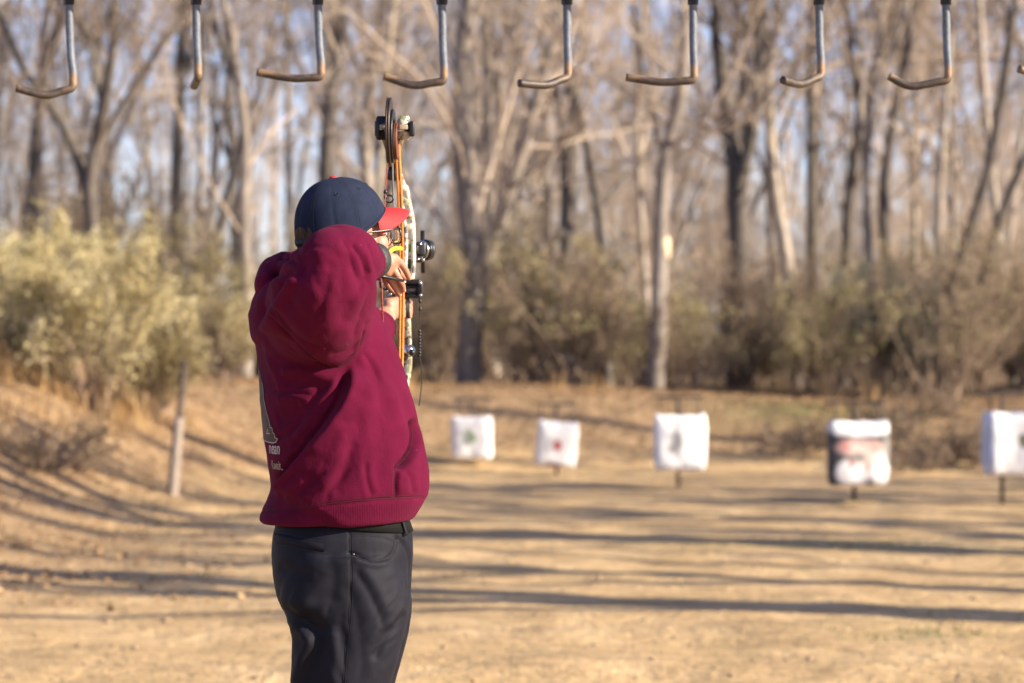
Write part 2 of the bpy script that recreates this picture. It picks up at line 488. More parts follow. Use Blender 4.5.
def bark_mat(name, a, b_, c_, scale=7.0):
    m, nt, b = new_mat(name)
    v = coords(nt)
    f = noise_node(nt, mapping(nt, v, scale=(1, 1, .22)), scale * 1.6, 6, .65, .3)
    g_ = noise_node(nt, v, 1.1, 3)
    c = ramp(nt, f, [(.3, a), (.5, b_), (.72, c_)])
    c = mixc(nt, maprange(nt, g_, .45, .7, 0, .55), c, [x * .62 for x in b_])
    nt.links.new(c, b.inputs['Base Color']); b.inputs['Roughness'].default_value = .92; b.inputs['Specular IOR Level'].default_value = .2
    bump(nt, b, f, .8, .03)
    return m
BARK = bark_mat('bark_tan', (.17, .145, .12), (.32, .275, .23), (.46, .40, .34))
BARKD = bark_mat('bark_dark', (.056, .049, .044), (.11, .095, .083), (.18, .157, .133))
BARKM = bark_mat('bark_mid', (.11, .095, .082), (.215, .185, .16), (.33, .29, .25))
BARKG = bark_mat('bark_grey', (.16, .145, .125), (.30, .27, .23), (.44, .40, .34))
TWIG = simple('twig', (.52, .42, .33), .9, var=.35, scale=1.5, spec=.15)
TWIGD = simple('twig_dark', (.25, .195, .15), .9, var=.4, scale=1.5, spec=.15)

def tree_thing(name, loc, trunk, crown, label, group=None, mt=None, mc=None, rz=0.0, cat='tree', sc=1.0):
    e = empty(name, loc, label, cat, group, rz)
    t = link('trunk', trunk, mt, e); c = link('crown', crown, mc, e)
    e.scale = (sc, sc, sc)
    return e

# --- the wood behind the bank: slim bare trees that nothing tells apart
VAR = [make_tree(100 + i, 13 + (i % 4) * 1.2, .065 + .022 * (i % 4), ((i % 3 - 1) * .9, 0), None, .95, .85) for i in range(9)]
for i, (a, b_) in enumerate(VAR):
    a.materials.append((BARK, BARKG, BARK, BARKD)[i % 4]); b_.materials.append((TWIG, TWIG, TWIGD)[i % 3])
g = np.random.default_rng(5)
protos = []
placed = []
k = 0
for row, (d0, d1, n) in enumerate(((36, 44, 14), (44, 54, 19), (54, 66, 23), (66, 80, 26))):
    for j in range(n):
        d = g.uniform(d0, d1); px = -230 + 1480 * (j + g.uniform(.05, .95)) / n
        x = (px - 512) * d / F
        loc = (x, d, gh(x, d) - .05); rz = g.uniform(0, 6.28); s = g.uniform(.85, 1.2)
        vi = int(g.integers(0, len(VAR)))
        if k < len(VAR):
            o = tree_thing('bare_tree', loc, *VAR[k], 'slim bare tree standing among many like it in the sunlit wood behind the earth bank', 'slim bare trees in the wood behind the bank', rz=rz, sc=s)
            protos.append(o)
        else:
            o = copy_tree(protos[vi]); o.location = loc; o.rotation_euler = (0, 0, rz); o.scale = (s, s, s)
        k += 1

# --- the far wood, one mass
FARV = []
for i in range(5):
    g2 = np.random.default_rng(300 + i); mb = MB(); hh = 13.5
    pts = spline([[0, 0, -.3], [g2.normal(0, .2), 0, 4], [g2.normal(0, .5), 0, 9], [g2.normal(0, .7), 0, hh]], 10)
    mb.tube(pts, np.linspace(.085, .02, 10), 5, cap=False)
    grow(mb, pts, .10, 0, g2, .72, None, 1.25)
    FARV.append(mb.arrays())
far = MB()
for j in range(72):
    d = 84 + 50 * (j / 72.0); px = g.uniform(-300, 1320); x = (px - 512) * d / F
    V, Q, T = FARV[int(g.integers(0, 5))]; a = g.uniform(0, 6.28); s = g.uniform(.8, 1.2)
    M = np.array([[math.cos(a), -math.sin(a), 0], [math.sin(a), math.cos(a), 0], [0, 0, 1]]) * s
    far.add(V @ M.T + [x, d, gh(x, d)], Q, T)
SAP = []
for i in range(6):
    g2 = np.random.default_rng(400 + i); mb = MB()
    for _ in range(4):
        hh = g2.uniform(4.0, 8.5); a = g2.uniform(0, 6.28)
        pts = spline([[0, 0, -.2], [math.cos(a) * .3, math.sin(a) * .3, hh * .4], [math.cos(a) * .8 + g2.normal(0, .2), math.sin(a) * .8, hh]], 9)
        mb.tube(pts, np.linspace(.035, .008, 9), 4, cap=False)
        grow(mb, pts, .035, 0, g2, .75, None, 1.1)
    SAP.append(mb.arrays())
for j in range(126):
    d = 47 + 42 * (j / 126.0); px = g.uniform(-240, 1270); x = (px - 512) * d / F
    V, Q, T = SAP[int(g.integers(0, 6))]; a = g.uniform(0, 6.28); s = g.uniform(.75, 1.25)
    M = np.array([[math.cos(a), -math.sin(a), 0], [math.sin(a), math.cos(a), 0], [0, 0, 1]]) * s
    far.add(V @ M.T + [x, d, gh(x, d)], Q, T)
props(far.build('far_woods', TWIG), 'far bare wood closing the view behind the nearer trees', 'wood', kind='stuff')

# --- the trees that can be told apart
def hero(name, d, stems, label, mt, mc, seed, dens=.9, cat='tree', patch=None):
    """stems: [(pixel polyline bottom to top, base width px, top width px)]; built round its own base at its own distance"""
    g = np.random.default_rng(seed)
    p0 = P(*stems[0][0][0], d); base = np.array([p0[0], d, gh(p0[0], d)])
    tr, cr = MB(), MB()
    for (line, w0, w1) in stems:
        pts = np.array([P(a, b_, d) for a, b_ in line]) - base
        if line is stems[0][0]: pts[0, 2] = -.25
        up = pts[-1] - pts[-2]
        ext = pts[-1] + norm(up) * 5.0 + [g.normal(0, .5), g.normal(0, .5), 0]
        pts = np.vstack([pts, ext])
        yw = np.cumsum(g.normal(0, .12, len(pts))); yw -= yw[0]
        pts[:, 1] += yw
        n = 5 * len(pts); q = spline(pts, n)
        u = np.linspace(0, 1, n); r0, r1 = w0 * d / F / 2, w1 * d / F / 2
        rr = np.where(u < .75, r0 + (r1 - r0) * u / .75, r1 * (1 - (u - .75) / .25 * .8))
        rr = rr * (1 + .06 * g.normal(size=n))
        if line is stems[0][0]: rr = rr * (1 + .35 * np.exp(-u * 20))
        tr.tube(q, rr, 10, cap=False)
        grow(cr, q, r0 * .5, 0, g, dens, None, 1.1)
    e = tree_thing(name, base, tr.mesh('trunk'), cr.mesh('crown'), label, None, mt, mc, cat=cat)
    return e, base

hero('forked_tree', 34, [([(466, 392), (472, 330), (478, 285), (472, 240), (466, 180), (462, 90), (468, -10)], 26, 22),
                         ([(478, 285), (494, 240), (510, 190), (530, 120), (548, 60), (566, -10)], 19, 8)],
     'thick tree that forks low into two stems, the slanting one pale', BARKM, TWIG, 1)
e, bs = hero('patched_tree', 33, [([(652, 398), (657, 330), (660, 262), (665, 160), (680, 100), (686, 30), (684, -20)], 19, 10)],
     'straight tree with a bright pale patch part way up its trunk', BARKM, TWIG, 2, .7)
mb = MB()
pp = np.array([P(660.5, y_, 33) for y_ in (268, 255, 242, 229)]) - bs
pp[:, 1] -= .035; pp[:, 0] += .03
mb.tube(pp, [.03, .105, .11, .04], 10)
pt = mb.build('pale_patch', simple('pale_tan', (.72, .56, .36), .8, var=.25, scale=6), e)  # pale tan patch set on the front of the trunk
hero('dark_forked_tree', 30, [([(118, 330), (100, 270), (92, 205), (97, 150), (112, 90), (122, 30), (126, -20)], 17, 10),
                              ([(92, 205), (74, 150), (50, 105), (26, 75), (8, 40), (-10, 0)], 12, 7),
                              ([(97, 150), (128, 95), (165, 40), (190, -10)], 9, 5)],
     'dark tree splitting above the pale shrub into a leaning limb and a straight one', BARKD, TWIGD, 3)
hero('pale_trunk_tree', 33, [([(243, 380), (246, 300), (244, 220), (246, 140), (236, 60), (222, -10)], 15, 9)],
     'tan straight trunk just behind the back of the archer', BARKM, TWIG, 4)
hero('leaning_dark_tree', 38, [([(196, 345), (206, 280), (222, 215), (240, 140), (243, 100), (216, 30), (205, -20)], 12, 8)],
     'dark curving tree between the pale trunk and the shrub', BARKD, TWIGD, 5)
hero('broad_dark_tree', 40, [([(738, 392), (740, 300), (738, 180), (728, 120), (722, 60), (718, -10)], 24, 13),
                             ([(738, 190), (752, 130), (757, 60), (760, -10)], 15, 10)],
     'broad dark tree with two upright stems rising over the third target', BARKD, TWIGD, 6)
hero('slanting_tree', 36, [([(912, 392), (925, 340), (948, 290), (965, 235), (985, 170), (1000, 100), (1010, 20), (1012, -20)], 14, 10)],
     'tall dark tree slanting away to the side, the taller of two that lean together', BARKD, TWIGD, 7, .7)
hero('slanting_tree', 35, [([(962, 385), (970, 330), (984, 260), (1003, 200), (1026, 140), (1050, 60)], 12, 9)],
     'slim dark slanting tree growing from behind the last target', BARKD, TWIGD, 8, .7)
hero('twin_tree', 42, [([(843, 330), (848, 260), (852, 190), (862, 110), (852, 50), (846, -10)], 15, 8),
                       ([(862, 110), (878, 60), (898, 0)], 8, 6)],
     'dark tree above the skull-like fourth target that splits into a narrow fork', BARKD, TWIGD, 9, .8)
hero('crooked_tree', 40, [([(886, 350), (888, 280), (884, 200), (892, 130), (906, 60), (916, -10)], 14, 9)],
     'crooked dark tree rising straight out of the blue-green bush', BARKD, TWIGD, 10, .8)
hero('slim_tree', 37, [([(940, 380), (940, 300), (938, 200), (944, 100), (950, -10)], 9, 7)],
     'slim upright tree crossing behind the foot of the slanting tree', BARK, TWIG, 11, .7)
hero('slim_tree', 36, [([(608, 385), (606, 300), (600, 220), (588, 150), (575, 90), (566, 30), (560, -20)], 11, 8)],
     'slim tree bending outward over the second target', BARKD, TWIG, 12, .8)
hero('dark_tree', 39, [([(330, 380), (330, 260), (326, 170), (332, 90), (340, 20), (344, -20)], 20, 12)],
     'dark tree straight behind the navy cap', BARKD, TWIGD, 13, .9)
hero('pale_trunk_tree', 41, [([(386, 380), (380, 260), (366, 150), (376, 60), (390, -20)], 17, 9)],
     'light brown tree behind the upper end of the bow', BARK, TWIG, 14, .9)
hero('dark_tree', 43, [([(22, 380), (26, 260), (34, 160), (40, 90), (62, 20), (70, -20)], 14, 8)],
     'dark tree behind the end of the pale shrub under the first hook', BARKD, TWIGD, 15, .9)
hero('pale_trunk_tree', 42, [([(800, 380), (790, 280), (776, 180), (770, 90), (762, -20)], 15, 9)],
     'light brown tree curving between the two broad dark trees', BARK, TWIG, 16, .9)
# dead limb hung up across the wood
mb = MB(); a = P(535, 255, 36); b_ = P(600, 205, 37); c_ = P(650, 150, 38)
mb.tube(spline([a - [0, 0, .6], a, b_, c_], 12), np.linspace(.09, .05, 12), 7)
props(mb.build('fallen_limb', BARKD), 'dead limb leaning across between the forked tree and the pale-patched one', 'branch')

# --- trees along the open side of the range: their trunks lay the long shadows across the dirt
sh = [make_tree(700 + i, 15, .30, (0, 0), 1, .55, 1.2) for i in range(3)]
for a, b_ in sh: a.materials.append(BARK); b_.materials.append(TWIG)
tan = math.tan(R(19)); pr = []
for i, (xx, y0, s) in enumerate(((10, 13.6, .95), (12.5, 14.9, .7), (10.5, 17.6, 1.1), (16, 18.9, .9), (19, 20.3, 1.0), (22, 22.0, .9), (19, 24.0, 1.1), (27, 26.0, 1.0), (24, 28.6, 1.0), (34, 33.5, 1.1))):
    loc = (xx, y0 - xx * tan, 0); loc = (xx, loc[1], gh(xx, loc[1]))
    if i < 3:
        o = tree_thing('shade_tree', loc, *sh[i], 'bare tree beside the range laying its long shadow over the dirt', 'bare trees along the open side of the range', rz=i * 1.3, sc=s); pr.append(o)
    else:
        o = copy_tree(pr[i % 3]); o.location = loc; o.rotation_euler = (0, 0, i * 1.7); o.scale = (s, s, s)

# ================================================================== shrubs
def make_shrub(seed, hgt, wid, leafn, leafs, stems=14, dens=.8):
    g = np.random.default_rng(seed); st = MB(); tips = []
    for _ in range(stems):
        a = g.uniform(0, 6.28); d = np.array([math.cos(a) * wid * .8, math.sin(a) * wid * .8, hgt]); d = norm(d + g.normal(0, .15, 3) * hgt)
        s = np.array([math.cos(a), math.sin(a), 0]) * g.uniform(0, .18)
        q = limb(st, s - [0, 0, .08], d, hgt * g.uniform(.6, 1.0), .018, .006, 5, 6, .12, .02, g)
        grow(st, q, .012, 1, g, dens, tips, 1.0)
    tips = np.array(tips)
    wt_ = (.25 + tips[:, 2] / tips[:, 2].max()) ** 1.3; wt_ /= wt_.sum()
    c = tips[g.choice(len(tips), leafn, p=wt_)] + g.normal(0, .05, (leafn, 3))
    c[:, 2] = np.maximum(c[:, 2], .03)
    V, Q = sheets(c, g.normal(size=(leafn, 3)), g.uniform(leafs * .6, leafs * 1.4, leafn), g.uniform(.3, .5, leafn), g)
    lm = mesh_from('foliage', V, Q, smooth=False)
    clump = noise3(c * 2.2, seed) * .35 + .5
    set_attr(lm, 'tone', np.repeat(np.clip(clump + g.normal(0, .18, leafn), 0, 1), 6))
    return st.mesh('stems'), lm
STEM = simple('shrub_stem', (.28, .21, .155), .9, var=.4, scale=3, spec=.15)
L_PALE = leaf_mat('pale_leaf', [(.32, .265, .115), (.54, .46, .225), (.70, .625, .36), (.83, .765, .51)], .4)
L_OLIVE = leaf_mat('olive_leaf', [(.135, .122, .054), (.255, .23, .105), (.41, .37, .18), (.64, .58, .34)], .35)
L_BROWN = leaf_mat('brown_leaf', [(.105, .075, .048), (.20, .145, .092), (.30, .225, .145), (.45, .36, .23)], .3)
L_CEDAR = leaf_mat('cedar_leaf', [(.035, .045, .038), (.065, .085, .07), (.11, .14, .115), (.19, .22, .17)], .2)
def shrub(name, loc, meshes, lm, label, group=None, rz=0, sc=(1, 1, 1), cat='shrub'):
    e = empty(name, loc, label, cat, group, rz); e.scale = sc
    link('stems', meshes[0], STEM, e); link('foliage', meshes[1], lm, e)
    return e
for px, d, hh, ww, lf, lab in ((38, 24.5, 1.65, .9, 7200, 'pale olive shrub at the edge of the picture, wide and low'),
                               (96, 24.0, 1.85, .85, 8000, 'tallest pale olive shrub, its pointed top against the dark forked tree'),
                               (145, 25.0, 1.25, .7, 4800, 'pale olive shrub next to the leaning stake'),
                               (222, 31.0, 1.35, .6, 2600, 'thin yellow-green shrub close behind the back of the archer'),
                               (4, 27.0, 1.3, .9, 4000, 'pale shrub half hidden at the far end of the olive shrubs')):
    x = (px - 512) * d / F
    shrub('olive_shrub', (x, d, gh(x, d)), make_shrub(int(px) + 40, hh, ww, lf, .024), L_PALE, lab, 'pale olive shrubs on the rise')
BR = [make_shrub(900 + i, 1.9 + .25 * i, 1.1, [2600, 1500, 900, 2000][i], .026, 18) for i in range(4)]
g = np.random.default_rng(77); bp = []
for j in range(50):
    px = 20 + 1250 * (j + g.uniform(.1, .9)) / 50; d = g.uniform(32.5, 41); x = (px - 512) * d / F
    loc = (x, d, gh(x, d) - .05); s = g.uniform(.7, 1.15) * (1.1 if 440 < px < 640 else .95)
    vi = j if j < 4 else int(g.integers(0, 4))
    if j < 4:
        o = shrub('brush', loc, BR[vi], (L_OLIVE, L_BROWN, L_OLIVE, L_BROWN)[vi], 'tangled brown-green brush with sparse leaves along the top of the earth bank', 'brush along the earth bank', g.uniform(0, 6), (s, s, s)); bp.append(o)
    else:
        o = copy_tree(bp[vi]); o.location = loc; o.rotation_euler = (0, 0, g.uniform(0, 6)); o.scale = (s, s, s)
# low dark weeds on the face of the bank behind the last targets
WD = make_shrub(955, .55, .8, 700, .02, 18, .7); wp = None
for px, py, d in ((905, 425, 26.5), (940, 415, 27.2), (880, 412, 28.0), (975, 425, 26.8), (925, 402, 29), (1010, 415, 27.5), (800, 420, 27.6), (30, 402, 20.5), (62, 398, 21)):
    x = (px - 512) * d / F; loc = (x, d, gh(x, d) - .02)
    if wp is None: wp = o = shrub('weed_clump', loc, WD, L_BROWN, 'low dark weeds growing on the slope of the earth bank', 'weed clumps on the bank', cat='weeds')
    else: o = copy_tree(wp); o.location = loc; o.rotation_euler = (0, 0, px * .7)
# muted blue-green bush
x = (897 - 512) * 33.5 / F
cm = make_shrub(61, 1.75, .55, 6500, .022, 16)
e = empty('evergreen_bush', (x, 33.5, gh(x, 33.5)), 'muted blue-green bush, the only green one in the brush behind the last targets', 'shrub')
link('stems', cm[0], STEM, e); link('foliage', cm[1], L_CEDAR, e)

# ================================================================== stake
e = empty('leaning_stake', (0, 0, 0), 'thin leaning stake with a dark upper half and pale lower half on the slope', 'stake')
d = 18.6; bx = (171 - 512) * d / F
while True:     # stand it where the slope meets the line of sight
    q = P(171, 495, d)
    if gh(q[0], d) >= q[2] or d > 24: break
    d += .05
base = np.array([q[0], d, gh(q[0], d)]); e.location = base
t1 = P(178.5, 418, d) - base; t2 = P(183, 360, d) - base; t1[1] += .05; t2[1] += .1
mb = MB(); mb.tube(spline([[0, 0, -.15], t1 * .5 + [.004, 0, 0], t1], 8), np.linspace(.052, .043, 8), 9)
mb.build('lower_post', simple('pale_post', (.30, .25, .205), .85, var=.35, scale=14, bmp=.3), e)
mb = MB(); mb.tube(spline([t1 * .985, t1 * .5 + t2 * .5 + [.006, 0, 0], t2], 8), np.linspace(.036, .030, 8), 9)
mb.build('upper_post', simple('dark_post', (.14, .105, .08), .9, var=.4, scale=14, bmp=.3), e)

# ================================================================== targets
STEEL = simple('rusty_stand', (.10, .077, .062), .7, .3, .5, 25)
def bag_mat(name, base, marks):
    """woven bag: off-white cloth with printed marks and painted side shade; marks = (cx, cz, rx, rz, soft, colour, strength, turn)"""
    m, nt, b = new_mat(name)
    v = coords(nt)
    dn = nt.nodes.new('ShaderNodeTexNoise'); dn.inputs['Scale'].default_value = 9; nt.links.new(v, dn.inputs['Vector'])
    vm = nt.nodes.new('ShaderNodeVectorMath'); vm.operation = 'MULTIPLY_ADD'
    nt.links.new(dn.outputs['Color'], vm.inputs[0]); vm.inputs[1].default_value = (.035,) * 3
    va = nt.nodes.new('ShaderNodeVectorMath'); va.operation = 'ADD'; nt.links.new(v, va.inputs[0]); va.inputs[1].default_value = (-.0175,) * 3
    nt.links.new(va.outputs[0], vm.inputs[2])
    f = noise_node(nt, v, 7, 4)
    c = ramp(nt, f, [(.3, [x * .86 for x in base]), (.65, base)])
    for (cx, cz, rx, rz, soft, colr, st, turn) in marks:
        t = mapping(nt, vm.outputs[0], loc=(-cx, 0, -cz))
        t = mapping(nt, t, rot=(0, turn, 0))
        t = mapping(nt, t, scale=(1 / rx, 0, 1 / rz))
        ln = nt.nodes.new('ShaderNodeVectorMath'); ln.operation = 'LENGTH'; nt.links.new(t, ln.inputs[0])
        c = mixc(nt, maprange(nt, ln.outputs['Value'], 1 - soft, 1 + soft, st, 0), c, colr)
    nt.links.new(c, b.inputs['Base Color']); b.inputs['Roughness'].default_value = .75
    bump(nt, b, noise_node(nt, v, 14, 5), .35, .02)
    return m
def bag_mesh(wd, ht, dp, seed):
    """stuffed bag: a padded block with drawn-in corners and slack folds"""
    n = 26
    u = np.linspace(-1, 1, n)
    bm = bmesh.new(); bmesh.ops.create_cube(bm, size=2); bmesh.ops.subdivide_edges(bm, edges=bm.edges[:], cuts=18, use_grid_fill=True)
    p = np.array([x.co[:] for x in bm.verts])
    q = p.copy()
    ax, ay, az = np.abs(p[:, 0]), np.abs(p[:, 1]), np.abs(p[:, 2])
    bulge = (1 - p[:, 0] ** 6 * .8) * (1 - p[:, 2] ** 6 * .8)
    q[:, 1] *= .55 + .45 * np.clip(bulge, 0, 1) ** .5
    q[:, 0] *= 1 - .07 * (1 - p[:, 2] ** 2) * (ax > .2) * -0.3 - .05 * az ** 6
    q[:, 2] *= 1 - .06 * (1 - np.abs(p[:, 0]) ** 3) * (p[:, 2] > 0)
    q[:, 2] += .02 * np.sin(p[:, 0] * 9 + seed) * (p[:, 2] > .8)
    q[:, 1] += .06 * noise3(np.stack([p[:, 0] * 2.4, p[:, 2] * 2.4, p[:, 1] + seed], -1), seed)
    q[:, 0] += .025 * noise3(p * 2.1 + seed, seed + 1)
    q = q * np.array([wd / 2, dp / 2, ht / 2])
    for x, y in zip(bm.verts, q): x.co = y
    me = bpy.data.meshes.new('target_bag'); bm.to_mesh(me); bm.free()
    me.polygons.foreach_set('use_smooth', np.ones(len(me.polygons), bool))
    return me
W_ = (.80, .80, .80); GREY = (.22, .22, .23); BLK = (.035, .035, .04); RED = (.50, .06, .05); PINK = (.62, .32, .27)
def lines(cx, z0, n, dz, rx, col, st, rz=.012): return [(cx, z0 - i * dz, rx * (1 - .15 * (i % 2)), rz, .35, col, st, 0) for i in range(n)]
BAGS = [
 (472, 416, 459, 39, 27.0, 1.0, [(-.02, .01, .065, .095, .4, (.27, .32, .24), .9, 0), (.03, .0, .035, .04, .4, (.13, .22, .07), .9, 0), (-.06, -.05, .035, .035, .4, GREY, .8, 0)],
  'small white target bag, the one nearest the archer, with a faint grey-green mark'),
 (557, 421, 466, 40, 26.0, -5.0, [(-.06, -.03, .09, .08, .5, (.36, .36, .38), .8, 0), (.01, -.02, .045, .055, .35, (.36, .04, .04), 1, 0), (-.01, -.24, .10, .03, .4, (.35, .10, .08), .8, 0)],
  'tilted white target bag with a small red mark in the middle'),
 (680, 414, 470, 51, 23.76, 0, [(-.035, .03, .055, .10, .5, (.17, .17, .18), .85, .15), (-.07, -.06, .06, .055, .5, (.22, .20, .20), .8, 0), (.02, .16, .09, .05, .5, (.55, .55, .56), .5, 0), (-.02, -.12, .03, .05, .5, (.35, .34, .36), .6, 0)] + lines(.0, .20, 2, .035, .12, (.45, .45, .47), .6),
  'clean white target bag with a dark grey smudge beside its centre'),
 (858, 420, 485, 58, 21.28, 0, [(0, 0, .6, .6, .1, (.045, .045, .05), 1, 0), (.0, .225, .29, .085, .2, W_, 1, 0), (-.065, -.175, .15, .135, .2, W_, 1, -.2), (.165, -.12, .085, .19, .25, W_, 1, .1),
   (0, .045, .21, .075, .35, (.66, .44, .40), 1, 0), (.05, -.03, .08, .12, .4, (.72, .56, .50), 1, .35), (-.04, -.045, .09, .05, .4, (.16, .15, .15), .9, 0), (-.135, .06, .045, .04, .5, (.60, .22, .20), .7, 0), (.14, .05, .05, .035, .5, (.60, .28, .24), .6, 0),
   (-.08, -.10, .022, .03, .4, RED, .8, 0), (.06, -.12, .018, .05, .4, RED, .7, 0), (.235, .05, .03, .12, .4, (.22, .21, .20), .8, 0)],
  'white target bag printed in black and pink with a dark side'),
 (1015, 411, 475, 61, 21.15, 0, [(-.245, 0, .035, .3, .4, (.22, .28, .45), .7, 0), (.035, .02, .045, .065, .35, (.05, .05, .05), .95, 0), (.02, .01, .02, .03, .4, (.35, .3, .12), .6, 0), (.0, -.1, .035, .09, .5, (.45, .45, .5), .6, 0)] + lines(-.11, .12, 7, .05, .035, (.50, .30, .32), .5, .012) + lines(.05, .17, 3, .035, .09, (.45, .45, .5), .6),  # first mark paints the bluish shade down the bag's left side
  'white target bag cut off by the picture edge, with faint lettering round a dark spot'),
]
for k, (px, t, b_, wpx, d, tilt, marks, lab) in enumerate(BAGS):
    wd, ht = wpx * d / F, (b_ - t) * d / F
    c = P(px, (t + b_) / 2, d)
    pxp = 1008 if k == 4 else px
    bx = (pxp - 512) * d / F; by = d + .24; bz = gh(bx, by)
    st = empty('target_stand', (bx, by, bz), ['dark steel stand holding the small target bag nearest the archer', 'dark steel stand behind the tilted target bag', 'dark steel stand with its bar above the clean white bag', 'dark steel stand with its bar above the black and pink bag', 'dark steel stand holding the lettered bag at the picture edge'][k], 'target stand', 'steel stands holding the target bags')
    topz = P(px, t - 15, d)[2] - bz
    mb = MB(); mb.tube([[0, 0, -.2], [0, 0, topz * .5], [0, 0, topz]], .019, 10); mb.build('post', STEEL, st)
    mb = MB(); mb.box([c[0] - bx, 0, topz + .0165], [wd * 1.0, .04, .032], bev=.006); mb.build('crossbar', STEEL, st)
    for s in (-1, 1):
        mb = MB(); xx = c[0] - bx + s * wd * .38
        mb.tube(spline([[xx, 0, topz], [xx, -.1, topz - .02], [xx, -.2, topz - .08], [xx, -.23, c[2] + ht / 2 - bz - .03]], 10), .008, 6); mb.build('strap', STEEL, st)
    o = link('target_bag', bag_mesh(wd, ht, .24, k + 3), bag_mat('target_bag_cloth', W_, marks))
    o.location = (c[0], d, c[2]); o.rotation_euler = (0, R(-tilt), R(3 * (k - 2)))
    props(o, lab, 'target bag', 'target bags across the range')
    if k in (0, 1, 2, 3):
        pass

# ================================================================== bow-hanger rail with hooks
DH = 6.4
m, nt, b = new_mat('hook_steel')
v = coords(nt); sep = nt.nodes.new('ShaderNodeSeparateXYZ'); nt.links.new(v, sep.inputs[0])
n1 = noise_node(nt, v, 60, 5); n2 = noise_node(nt, v, 14, 4)
zinc = ramp(nt, n1, [(.3, (.065, .076, .095)), (.7, (.13, .155, .195))])
rust = ramp(nt, n1, [(.3, (.030, .023, .019)), (.55, (.055, .041, .032)), (.8, (.105, .075, .053))])
gold = mixc(nt, maprange(nt, n2, .35, .65, 0, 1), (.26, .165, .085), (.11, .075, .048))
zz = mathn(nt, 'ADD', sep.outputs['Z'], mathn(nt, 'MULTIPLY', n2, .09))
c = mixc(nt, maprange(nt, zz, .068, .088, 0, 1), gold, zinc)
c = mixc(nt, maprange(nt, zz, .040, .058, 1, 0), c, rust)
nt.links.new(c, b.inputs['Base Color']); b.inputs['Metallic'].default_value = .1; b.inputs['Roughness'].default_value = .55; bump(nt, b, n1, .4, .002)
HOOKM = m
NUT = simple('dark_nut', (.03, .03, .032), .5, .6, .4, 60)
HK = [((69, 73), 88, (45, 95), (16, 88), 'first hook from the edge, its rusty foot long and nearly level'),
      ((196, 198), 78, (196.5, 81), (194, 86), 'hook whose foot points straight away so only its bend shows'),
      ((318, 321), 77, (290, 78), (257, 72), 'hook over the navy cap with a straight level foot'),
      ((442, 444), 81, (412, 85), (384, 76), 'hook just above the tip of the bow'),
      ((567, 568), 77, (545, 85), (519, 83), 'hook with a short drooping foot, first past the bow'),
      ((693, 694), 80, (660, 82), (626, 77), 'hook over the pale-patched tree, its foot long and straight'),
      ((819, 821), 76, (800, 84), (783, 80), 'hook with the shortest sideways foot, over the gap of pale sky'),
      ((946, 948), 80, (910, 86), (889, 76), 'hook with an upturned golden-brown foot near the slanting tree'),
      ((1071, 1073), 77, (1045, 76), (1019, 69), 'hook out at the picture edge, only its tip in view')]
RAILZ = P(0, -6, DH)[2]
for k, ((xt, xb), yb, m1, m2, lab) in enumerate(HK):
    s = DH / F
    o0 = P(xb, yb, DH)
    ln = .155
    dx = (xb - m2[0]) * s
    dep = math.sqrt(max(0.0, ln ** 2 - dx ** 2)) * (1 if k % 2 else -1) if k != 1 else .15
    def rel(px, py, fr):
        return P(px, py, DH + dep * fr) - o0
    pts = [[(xt - xb) * s * 1.1, 0, RAILZ - o0[2]], [(xt - xb) * s * .6, 0, .10], [0, 0, .040], [0, 0, .020], [0, 0, .009]]
    d1 = rel(*m1, .55); d2 = rel(*m2, 1.0)
    u = norm(d1 - np.array([0, 0, .0]))
    pts = [np.array(p, float) for p in pts] + [u * .004 + [0, 0, .001], u * .012 + [0, 0, -.001], u * .03 + [0, 0, -.001], d1, d2]
    mb = MB(); mb.tube(spline(pts, 80), .0108, 12)
    e = empty('bow_hook', o0, 'bent steel ' + lab, 'hook', 'bent steel hooks hanging in a row')
    mb.build('rod', HOOKM, e)
    nb = MB()
    zt = P(0, 0.5, DH)[2] - o0[2]; xx = (xt - xb) * s * 1.05
    a = np.linspace(0, 2 * np.pi, 6, endpoint=False)
    ring = np.stack([np.cos(a) * .0145, np.sin(a) * .0145, 0 * a], -1)
    nb.loft([ring * .85 + [xx, 0, zt - .012], ring + [xx, 0, zt - .009], ring + [xx, 0, zt + .009], ring * .85 + [xx, 0, zt + .012]])
    nb.build('nut', NUT, e, smooth=False)
WOODB = simple('beam_wood', (.33, .24, .15), .85, var=.4, scale=6)
e = empty('hanger_frame', (0.1, DH, 0), 'timber beam on two posts that carries the row of hooks', 'frame')
mb = MB(); mb.box([0, 0, RAILZ + .045], [4.2, .09, .09], bev=.006); mb.build('beam', WOODB, e)
for s in (-1, 1):
    mb = MB(); mb.box([s * 2.0, 0, RAILZ / 2 - .1], [.09, .088, RAILZ + .195], bev=.006); mb.build('post', WOODB, e)
# ================================================================== the archer
def PX(V):
    """where points of the figure lie in picture units, to lay out its folds and seams"""
    return 512 + V[:, 0] / V[:, 1] * F, 341.5 - (V[:, 2] - H) / V[:, 1] * F

